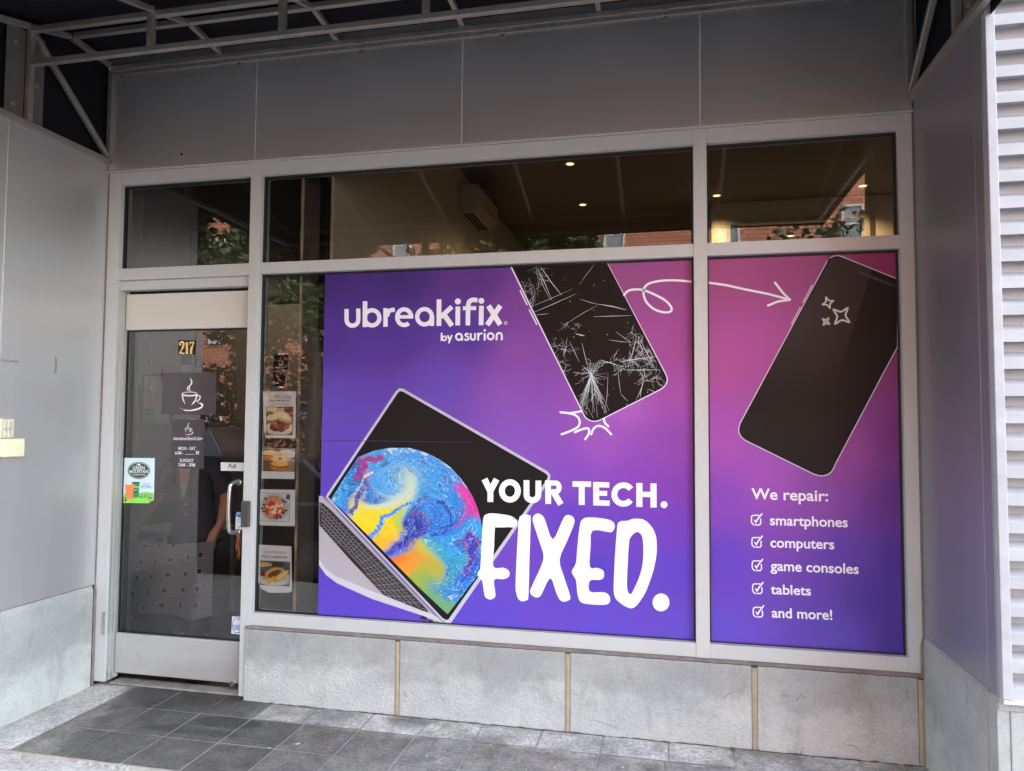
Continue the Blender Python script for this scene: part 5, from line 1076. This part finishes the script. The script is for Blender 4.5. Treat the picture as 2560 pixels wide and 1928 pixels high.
body = [J(0, 0, .93, (.11, .08)), J(0, 0, 1.08, (.10, .07)), J(0, 0, 1.25, (.11, .075)), J(0, 0, 1.38, (.10, .07)), J(0, -.01, 1.46, .055), J(0, -.02, 1.53, .05), J(0, -.03, 1.60, (.072, .085)), J(0, -.03, 1.68, (.074, .088)), J(0, -.025, 1.73, (.05, .06)),
    J(-.17, 0, 1.39, .055), J(-.27, .0, 1.17, .045), J(-.36, -.10, .97, .034), J(-.39, -.13, .925, .030),
    J(.17, 0, 1.39, .055), J(.27, .0, 1.17, .045), J(.30, -.10, .97, .034), J(.28, -.13, .925, .030),
    J(-.09, 0, .86, .085), J(-.10, -.01, .48, .058), J(-.10, .01, .10, .040), J(-.10, -.10, .045, .036), J(.09, 0, .86, .085), J(.10, -.01, .48, .058), J(.10, .01, .10, .040), J(.10, -.10, .045, .036)]
ed = [(0, 1), (1, 2), (2, 3), (3, 4), (4, 5), (5, 6), (6, 7), (7, 8), (3, 9), (9, 10), (10, 11), (11, 12), (3, 13), (13, 14), (14, 15), (15, 16), (0, 17), (17, 18), (18, 19), (19, 20), (0, 21), (21, 22), (22, 23), (23, 24)]
# hands: palm end plus five curled fingers each, rooted in the palm
for hand, sx in ((12, 1), (16, -1)):
    hx_, hy_, hz_ = body[hand][0]-PX_, body[hand][1]-PYy, body[hand][2]-z0
    body.append(J(hx_+sx*.01, hy_-.02, hz_-.05, .028)); palm = len(body)-1; ed.append((hand, palm))
    for k, (fx_, L) in enumerate(((-.030, .030), (-.011, .036), (.009, .034), (.028, .028))):
        body.append(J(hx_+sx*.01+fx_, hy_-.045, hz_-.075, .0095)); body.append(J(hx_+sx*.01+fx_, hy_-.05, hz_-.075-L, .009)); body.append(J(hx_+sx*.01+fx_, hy_-.03, hz_-.09-L, .008))
        n_ = len(body); ed += [(palm, n_-3), (n_-3, n_-2), (n_-2, n_-1)]
    body.append(J(hx_+sx*.045, hy_-.03, hz_-.06, .010)); body.append(J(hx_+sx*.04, hy_-.05, hz_-.09, .009)); n_ = len(body); ed += [(palm, n_-2), (n_-2, n_-1)]
skinmesh('body', body, ed, skin, pe)
bl = [J(0, 0, .66, (.19, .14)), J(0, 0, .80, (.19, .14)), J(0, 0, .98, (.175, .125)), J(0, 0, 1.15, (.165, .115)), J(0, 0, 1.28, (.16, .112)), J(0, .0, 1.385, (.13, .098)), J(-.165, .0, 1.40, .075), J(-.235, .0, 1.26, .070), J(-.275, -.01, 1.15, .066), J(.165, 0, 1.40, .075), J(.235, 0, 1.26, .070), J(.275, -.01, 1.15, .066)]
skinmesh('blouse', bl, [(0, 1), (1, 2), (2, 3), (3, 4), (4, 5), (5, 6), (6, 7), (7, 8), (5, 9), (9, 10), (10, 11)], mat('dark_blouse', S(52, 50, 62), .8), pe)
tr = [J(0, 0, .84, (.14, .11)), J(-.09, 0, .74, .095), J(-.10, -.005, .46, .075), J(-.10, .01, .12, .062), J(.09, 0, .74, .095), J(.10, -.005, .46, .075), J(.10, .01, .12, .062)]
skinmesh('trousers', tr, [(0, 1), (1, 2), (2, 3), (0, 4), (4, 5), (5, 6)], mat('dark_trousers', S(40, 42, 52), .8), pe)
ha = [J(0, -.01, 1.64, (.08, .09)), J(0, .0, 1.70, (.085, .10)), J(0, .01, 1.755, (.06, .07))]
skinmesh('hair', [J(0, .022, 1.60, (.083, .075)), J(0, .012, 1.68, (.086, .088)), J(0, .0, 1.745, (.062, .072))], [(0, 1), (1, 2)], mat('brown_hair', S(70, 52, 40), .7), pe)
for sx in (-1, 1):
    q = MB(); q.tube([(PX_+sx*.075, PYy-.02, 1.62+z0-GZ), (PX_+sx*.088, PYy-.015, 1.62+z0-GZ)], [.018, .014], 10); q.build('ear', skin, pe, smooth=True)
    q = MB(); q.disc((PX_+sx*.031, PYy-.112, 1.637+z0-GZ), (0, -1, 0), .009, .004, 10); q.build('eye', M['menu_black'], pe)
q = MB(); q.tube([(PX_, PYy-.112, 1.645+z0-GZ), (PX_, PYy-.138, 1.60+z0-GZ), (PX_, PYy-.115, 1.59+z0-GZ)], [.006, .013, .008], 8); q.build('nose', skin, pe, smooth=True)
q = MB(); q.tube([(PX_-.024, PYy-.108, 1.567+z0-GZ), (PX_, PYy-.118, 1.563+z0-GZ), (PX_+.024, PYy-.108, 1.567+z0-GZ)], [.003, .006, .003], 8); q.build('mouth', mat('lip', S(150, 84, 76), .5), pe, smooth=True)
# v shaped neck opening and buttons
zz = z0-GZ
q = MB(); q.add([(PX_-.055, PYy-.119, 1.385+zz), (PX_+.055, PYy-.119, 1.385+zz), (PX_+.012, PYy-.126, 1.15+zz), (PX_-.012, PYy-.126, 1.15+zz), (PX_-.055, PYy-.10, 1.385+zz), (PX_+.055, PYy-.10, 1.385+zz)], [(0, 3, 2, 1), (0, 1, 5, 4)]); q.build('neck_opening', skin, pe)
q = MB(); q.add([(PX_-.028, PYy-.1275, 1.25+zz), (PX_+.028, PYy-.1275, 1.25+zz), (PX_, PYy-.1285, 1.13+zz)], [(0, 2, 1)]); q.build('undershirt', mat('pale_undershirt', S(150, 150, 136), .8), pe)
for k in range(2): q = MB(); q.disc((PX_+.03, PYy-.128, 1.10-.075*k+zz), (0, -1, 0), .006, .004, 10); q.build('button', Wt, pe)
# the cloth
b = MB(); NX, NZ = 96, 70; Lh = (-.42, .50); 
for j in range(NZ+1):
    for i in range(NX+1):
        s_ = i/NX; t_ = j/NZ; x = PX_ + (-.39+.72*s_)*(1+.22*t_) - .05*t_; y = PYy-.23-.05*math.sin(s_*math.pi*5+.8*t_)*.35 - .05*t_; z = .865 - .035*math.sin(math.pi*s_) - t_*(.50+.02*math.sin(s_*9)) + z0-GZ
        b.v.append((x, y, z)); fx_ = (s_*6.2+.1*t_) % 1; fz_ = (t_*4.6 + .14*math.floor(s_*6.2)) % 1; on = .36 < fx_ < .60 and .34 < fz_ < .6; ring = .28 < fx_ < .68 and .26 < fz_ < .68
        b.c.append(C(38, 38, 42) if on else (C(122, 120, 125) if ring else tuple(v_*(.9+.2*math.sin(j*2.2)) for v_ in C(112, 110, 116))))
for j in range(NZ):
    for i in range(NX): a = j*(NX+1)+i; b.f.append((a, a+NX+1, a+NX+2, a+1))
o = b.build('patterned_cloth', colmat('cloth_print', .9, .1)); tag(o, 'grey cloth with small dark squares held up by the person inside the door', 'cloth')

# ------------------------------------------------------------------ loose bits on the paving
def leaf(name, label, x, y, rz, s_, col):
    b = MB(); P = []
    for k in range(12):
        a = 2*math.pi*k/12; P.append((math.cos(a)*s_, math.sin(a)*s_*.42*(1+.2*math.cos(3*a)), .004+.004*math.cos(a)**2))
    b.v = [(x+px_*math.cos(rz)-py_*math.sin(rz), y+px_*math.sin(rz)+py_*math.cos(rz), G0+pz_) for px_, py_, pz_ in P] + [(x, y, G0+.003)]
    b.f = [(k, (k+1) % 12, 12) for k in range(12)]; o = b.build(name, mat(name, col, .7)); tag(o, label, 'leaf', 'dry leaves on the paving'); return o
def gp(u, v):
    d = ray(u, v); k = (G0-CAM.z)/d.z; q = CAM+d*k; return q.x, q.y
leaf('dry_leaf', 'thin yellow leaf fragment on the tile left of the first tan joint', *gp(744, 1862), .9, .016, S(214, 206, 130))
leaf('dry_leaf', 'small orange leaf fragment on the tile grout below the first tan joint', *gp(826, 1872), .2, .014, S(190, 110, 70))
leaf('dry_leaf', 'brown curled leaf on the paving beside the third tan joint', *gp(1832, 1876), .3, .018, S(126, 84, 60))
leaf('dry_leaf', 'tiny yellow leaf at the corner where four dark tiles meet', *gp(674, 1872), .3, .010, S(216, 200, 120))
leaf('dry_leaf', 'dark dry leaf by the foot of the right corner joint', *gp(2272, 1916), .1, .022, S(64, 54, 46))

# ------------------------------------------------------------------ the street opposite (seen in the reflections of the glass)
ob = thing('brick_building', 'sunlit red brick apartment building with white framed windows across the street', 'building', (0, -22, G0))
part('wall', M['brick'], ob, (-40, 13, -32, -20, G0, 13.5), bevel=0)
M['winframe'] = mat('white_window_frame', S(216, 216, 214), .5); M['winglass'] = mat('blind_behind_glass', S(140, 142, 144), .2, spec=.6)
for zf in (1.2, 4.1, 7.0, 9.9):
    for k in range(-17, 6):
        if k % 2: continue
        x = 1.5+1.87*k
        f_ = part('window', M['winframe'], ob, (x, x+.06, -20, -19.93, zf, zf+1.1), (x+.60, x+.66, -20, -19.93, zf, zf+1.1), (x+.06, x+.60, -20, -19.93, zf+1.04, zf+1.1), (x+.06, x+.60, -20, -19.93, zf, zf+.06), (x+.06, x+.60, -20, -19.95, zf+.52, zf+.57), bevel=0)
        part('pane', M['winglass'], f_, (x+.06, x+.60, -20, -19.97, zf+.06, zf+1.04), bevel=0)
def treemats(n, c1, c2): 
    m = mat(n, S(*c1), .6, var=.5, vscale=1.2, col2=S(*c2)); m.node_tree.nodes['Principled BSDF'].inputs['Transmission Weight'].default_value = 0; return m
M['bark'] = mat('bark', S(84, 74, 64), .9, var=.4, vscale=8); M['leaf'] = treemats('leaf_green', (66, 88, 36), (38, 56, 22))
def tree(label, x, y, h, cr, n, seed, zc0=None):
    r_ = random.Random(seed); n = int(n*1.9); t = thing('street_tree', label, 'tree', (x, y, G0), group='street trees across the road')
    tb_ = MB(); tb_.tube([(x, y, G0-.2), (x+.05, y, G0+h*.25), (x-.05, y+.05, G0+h*.5), (x, y, G0+h*.8)], [.20, .16, .12, .05], 10)
    for k in range(7):
        a = r_.uniform(0, 6.28); z_ = G0+h*r_.uniform(.32, .6); L = cr*r_.uniform(.5, .85); tb_.tube([(x, y, z_), (x+math.cos(a)*L*.5, y+math.sin(a)*L*.5, z_+L*.35), (x+math.cos(a)*L, y+math.sin(a)*L, z_+L*.55)], [.07, .045, .015], 6)
    tb_.build('trunk', M['bark'], t, smooth=True)
    cl = []
    for k in range(26):
        a = r_.uniform(0, 6.28); q = r_.uniform(.15, 1)**.6; zz_ = r_.uniform(-.75, .95); rr = math.sqrt(max(.05, 1-zz_*zz_*.9)); cl.append((x+math.cos(a)*cr*q*rr*.8, y+math.sin(a)*cr*q*rr*.8, G0+h*.68+zz_*h*.30, r_.uniform(.45, .95)*cr*.36))
    c_m = MB()
    for k in range(n):
        c = r_.choice(cl); d = Vector((r_.gauss(0, 1), r_.gauss(0, 1), r_.gauss(0, 1))).normalized()*c[3]*r_.uniform(.3, 1.05); P = Vector(c[:3])+d
        u_ = Vector((r_.gauss(0, 1), r_.gauss(0, 1), r_.gauss(0, .6))).normalized(); v_ = u_.cross(Vector((r_.gauss(0, 1), r_.gauss(0, 1), r_.gauss(0, 1)))).normalized(); s_ = r_.uniform(.06, .125)
        c_m.add([P-u_*s_, P-v_*s_*.6, P+u_*s_, P+v_*s_*.6], [(0, 1, 2, 3)])
    c_m.build('crown', M['leaf'], t); return t
tree('leafy street tree opposite the door end of the shop', -11.4, -12.2, 9.0, 3.0, 9000, 1)
tree('broad street tree opposite the narrow window strip', -6.6, -11.6, 8.6, 2.9, 10000, 2)
tree('tall street tree opposite the laptop poster', -2.0, -12.0, 9.6, 3.2, 9000, 3)
tree('round street tree opposite the left part of the wide window', -4.3, -10.9, 8.8, 2.3, 7000, 8)
tree('bushy street tree opposite the cracked phone', .3, -12.6, 9.0, 2.0, 6000, 9)
tree('thin street tree opposite the right end of the shop', 7.3, -12.6, 6.6, 1.9, 1100, 4)
tree('dense kerbside tree added left of the shop entrance to dim the left light', -5.6, -3.6, 7.2, 2.9, 9000, 6)  # added to dim light from the left; also gives reflected foliage
hg = thing('hedge', 'dense dark green hedge across the road behind the parked cars', 'hedge', (-7, -14, G0))
b = MB(); r9 = random.Random(9)
for k in range(16000):
    x_ = r9.uniform(-17, 2.2); zt_h = 2.9+.5*math.sin(x_*1.3)+.35*math.sin(x_*3.1)+(1.5 if -7.8 < x_ < -5.2 else 0)*r9.random()**.3; P = Vector((x_, -14+r9.uniform(-.8, .8), G0+zt_h*r9.random()**.7)); u_ = Vector((r9.gauss(0, 1), r9.gauss(0, 1), r9.gauss(0, 1))).normalized(); v_ = u_.orthogonal().normalized(); s_ = r9.uniform(.07, .13)
    b.add([P-u_*s_, P-v_*s_*.6, P+u_*s_, P+v_*s_*.6], [(0, 1, 2, 3)])
b.build('foliage', M['leaf'], hg)
M['tyre'] = mat('tyre_rubber', S(26, 26, 27), .8); M['rim'] = mat('wheel_rim', S(120, 122, 126), .35, .6)
M['carglass'] = mat('car_glass', S(26, 30, 34), .05, spec=.9)
def car(label, x, ynear, paint, H=1.42, L=4.6, suv=False):
    """car facing -X, near side at y = ynear, centre x"""
    t = thing('parked_car', label, 'car', (x, ynear-.9, G0-.14)); gz = G0-.14; Wd = 1.8; k = H/1.42
    prof_ = [(-L/2, .35), (-L/2+.03, .62), (-L/2+.25, .74), (-1.15, .92), (1.75 if not suv else 2.1, .95), (L/2-.05, .86), (L/2, .55), (L/2-.05, .3), (-L/2+.1, .26)]
    b = MB(); n = len(prof_); v = []
    for yy in (ynear, ynear-Wd): v += [(x+px_, yy, gz+pz_*k) for px_, pz_ in prof_]
    b.add(v, [tuple(range(n)), tuple(range(2*n-1, n-1, -1))]+[(i, i+n, (i+1) % n+n, (i+1) % n) for i in range(n)]); b.build('body', paint, t, bevel=.07, seg=3, smooth=False)
    top = [(-1.1, .9), (-.35, 1.38), (.2, 1.42), (1.05 if not suv else 1.7, 1.40), (1.75 if not suv else 2.15, .92)]
    b = MB(); v = []
    for s_, ins0, ins1 in ((1, .06, .22), (-1, .06, .22)):
        yb = ynear-Wd/2+s_*Wd/2
        for px_, pz_ in top: v.append((x+px_, yb-s_*(ins0 if pz_ < 1 else ins1), gz+pz_*k))
    b.add(v, [(0, 1, 2, 3, 4), (9, 8, 7, 6, 5)]+[(i, i+5, (i+1) % 5+5, (i+1) % 5) for i in range(5)]); b.build('cabin', paint, t, bevel=.05, seg=3)
    for s_ in (1, -1):
        yb = ynear-Wd/2+s_*Wd/2
        def wp(px_, pz_): return (x+px_, yb-s_*(.06+.16*(pz_-.9)/.5)+s_*.012, gz+pz_*k)
        for P in ([(-.9, .95), (-.34, 1.31), (.28, 1.34), (.28, .96)], [(.36, .96), (.36, 1.34), (1.0 if not suv else 1.6, 1.32), (1.5 if not suv else 1.9, .98)]):
            bb_ = MB(); bb_.add([wp(*q_) for q_ in P], [(0, 1, 2, 3)]); bb_.build('window', M['carglass'], t)
        for wx in (-1.35, 1.35):
            w_ = MB(); w_.tube([(x+wx, yb+s_*.01, gz+.32), (x+wx, yb-s_*.2, gz+.32)], .32, 28); ty = w_.build('wheel', M['tyre'], t)
            w_ = MB(); w_.tube([(x+wx, yb+s_*.016, gz+.32), (x+wx, yb-s_*.01, gz+.32)], [.205, .21], 24)
            w_.build('rim', M['rim'], ty)
        mm = MB(); mm.box(x-.95, x-.78, *sorted((yb+s_*.0, yb+s_*.17)), gz+.93*k, gz+1.05*k); mm.build('mirror', paint, t, bevel=.03)
        hm = MB(); hm.box(x+.05, x+.22, *sorted((yb, yb+s_*.02)), gz+.80*k, gz+.83*k); hm.build('door_handle', M['rim'], t, bevel=.005)
        hl = MB(); hl.box(x-L/2+.0, x-L/2+.12, *sorted((yb-s_*.08, yb-s_*.4)), gz+.58*k, gz+.7*k); hl.build('headlight', M['winframe'], t, bevel=.02)
        tl = MB(); tl.box(x+L/2-.1, x+L/2+.004, *sorted((yb-s_*.06, yb-s_*.36)), gz+.62*k, gz+.76*k); tl.build('tail_light', mat('tail_red', S(140, 20, 20), .3), t, bevel=.02)
    ws_ = MB(); y0_, y1_ = ynear-.2, ynear-Wd+.2
    ws_.add([(x-1.06, ynear-.12, gz+.94*k+.0), (x-1.06, ynear-Wd+.12, gz+.94*k), (x-.40, ynear-Wd+.26, gz+1.37*k), (x-.40, ynear-.26, gz+1.37*k)], [(0, 1, 2, 3)])
    o = ws_.build('windscreen', M['carglass'], t); 
    for v_ in o.data.vertices: v_.co.x -= .02; v_.co.z += .012
    return t
car('dark grey sedan parked at the kerb behind the photographer', -1.6, -3.25, mat('dark_car_paint', S(44, 48, 56), .25, .3, coat=.8))
car('dark blue tall wagon parked across the road', -7.7, -9.2, mat('navy_car_paint', S(38, 46, 62), .25, .3, coat=.8), 1.72, 4.9, True)
car('white car parked across the road beside the dark wagon', -2.6, -9.6, mat('white_car_paint', S(212, 214, 216), .3, coat=.8), 1.5)
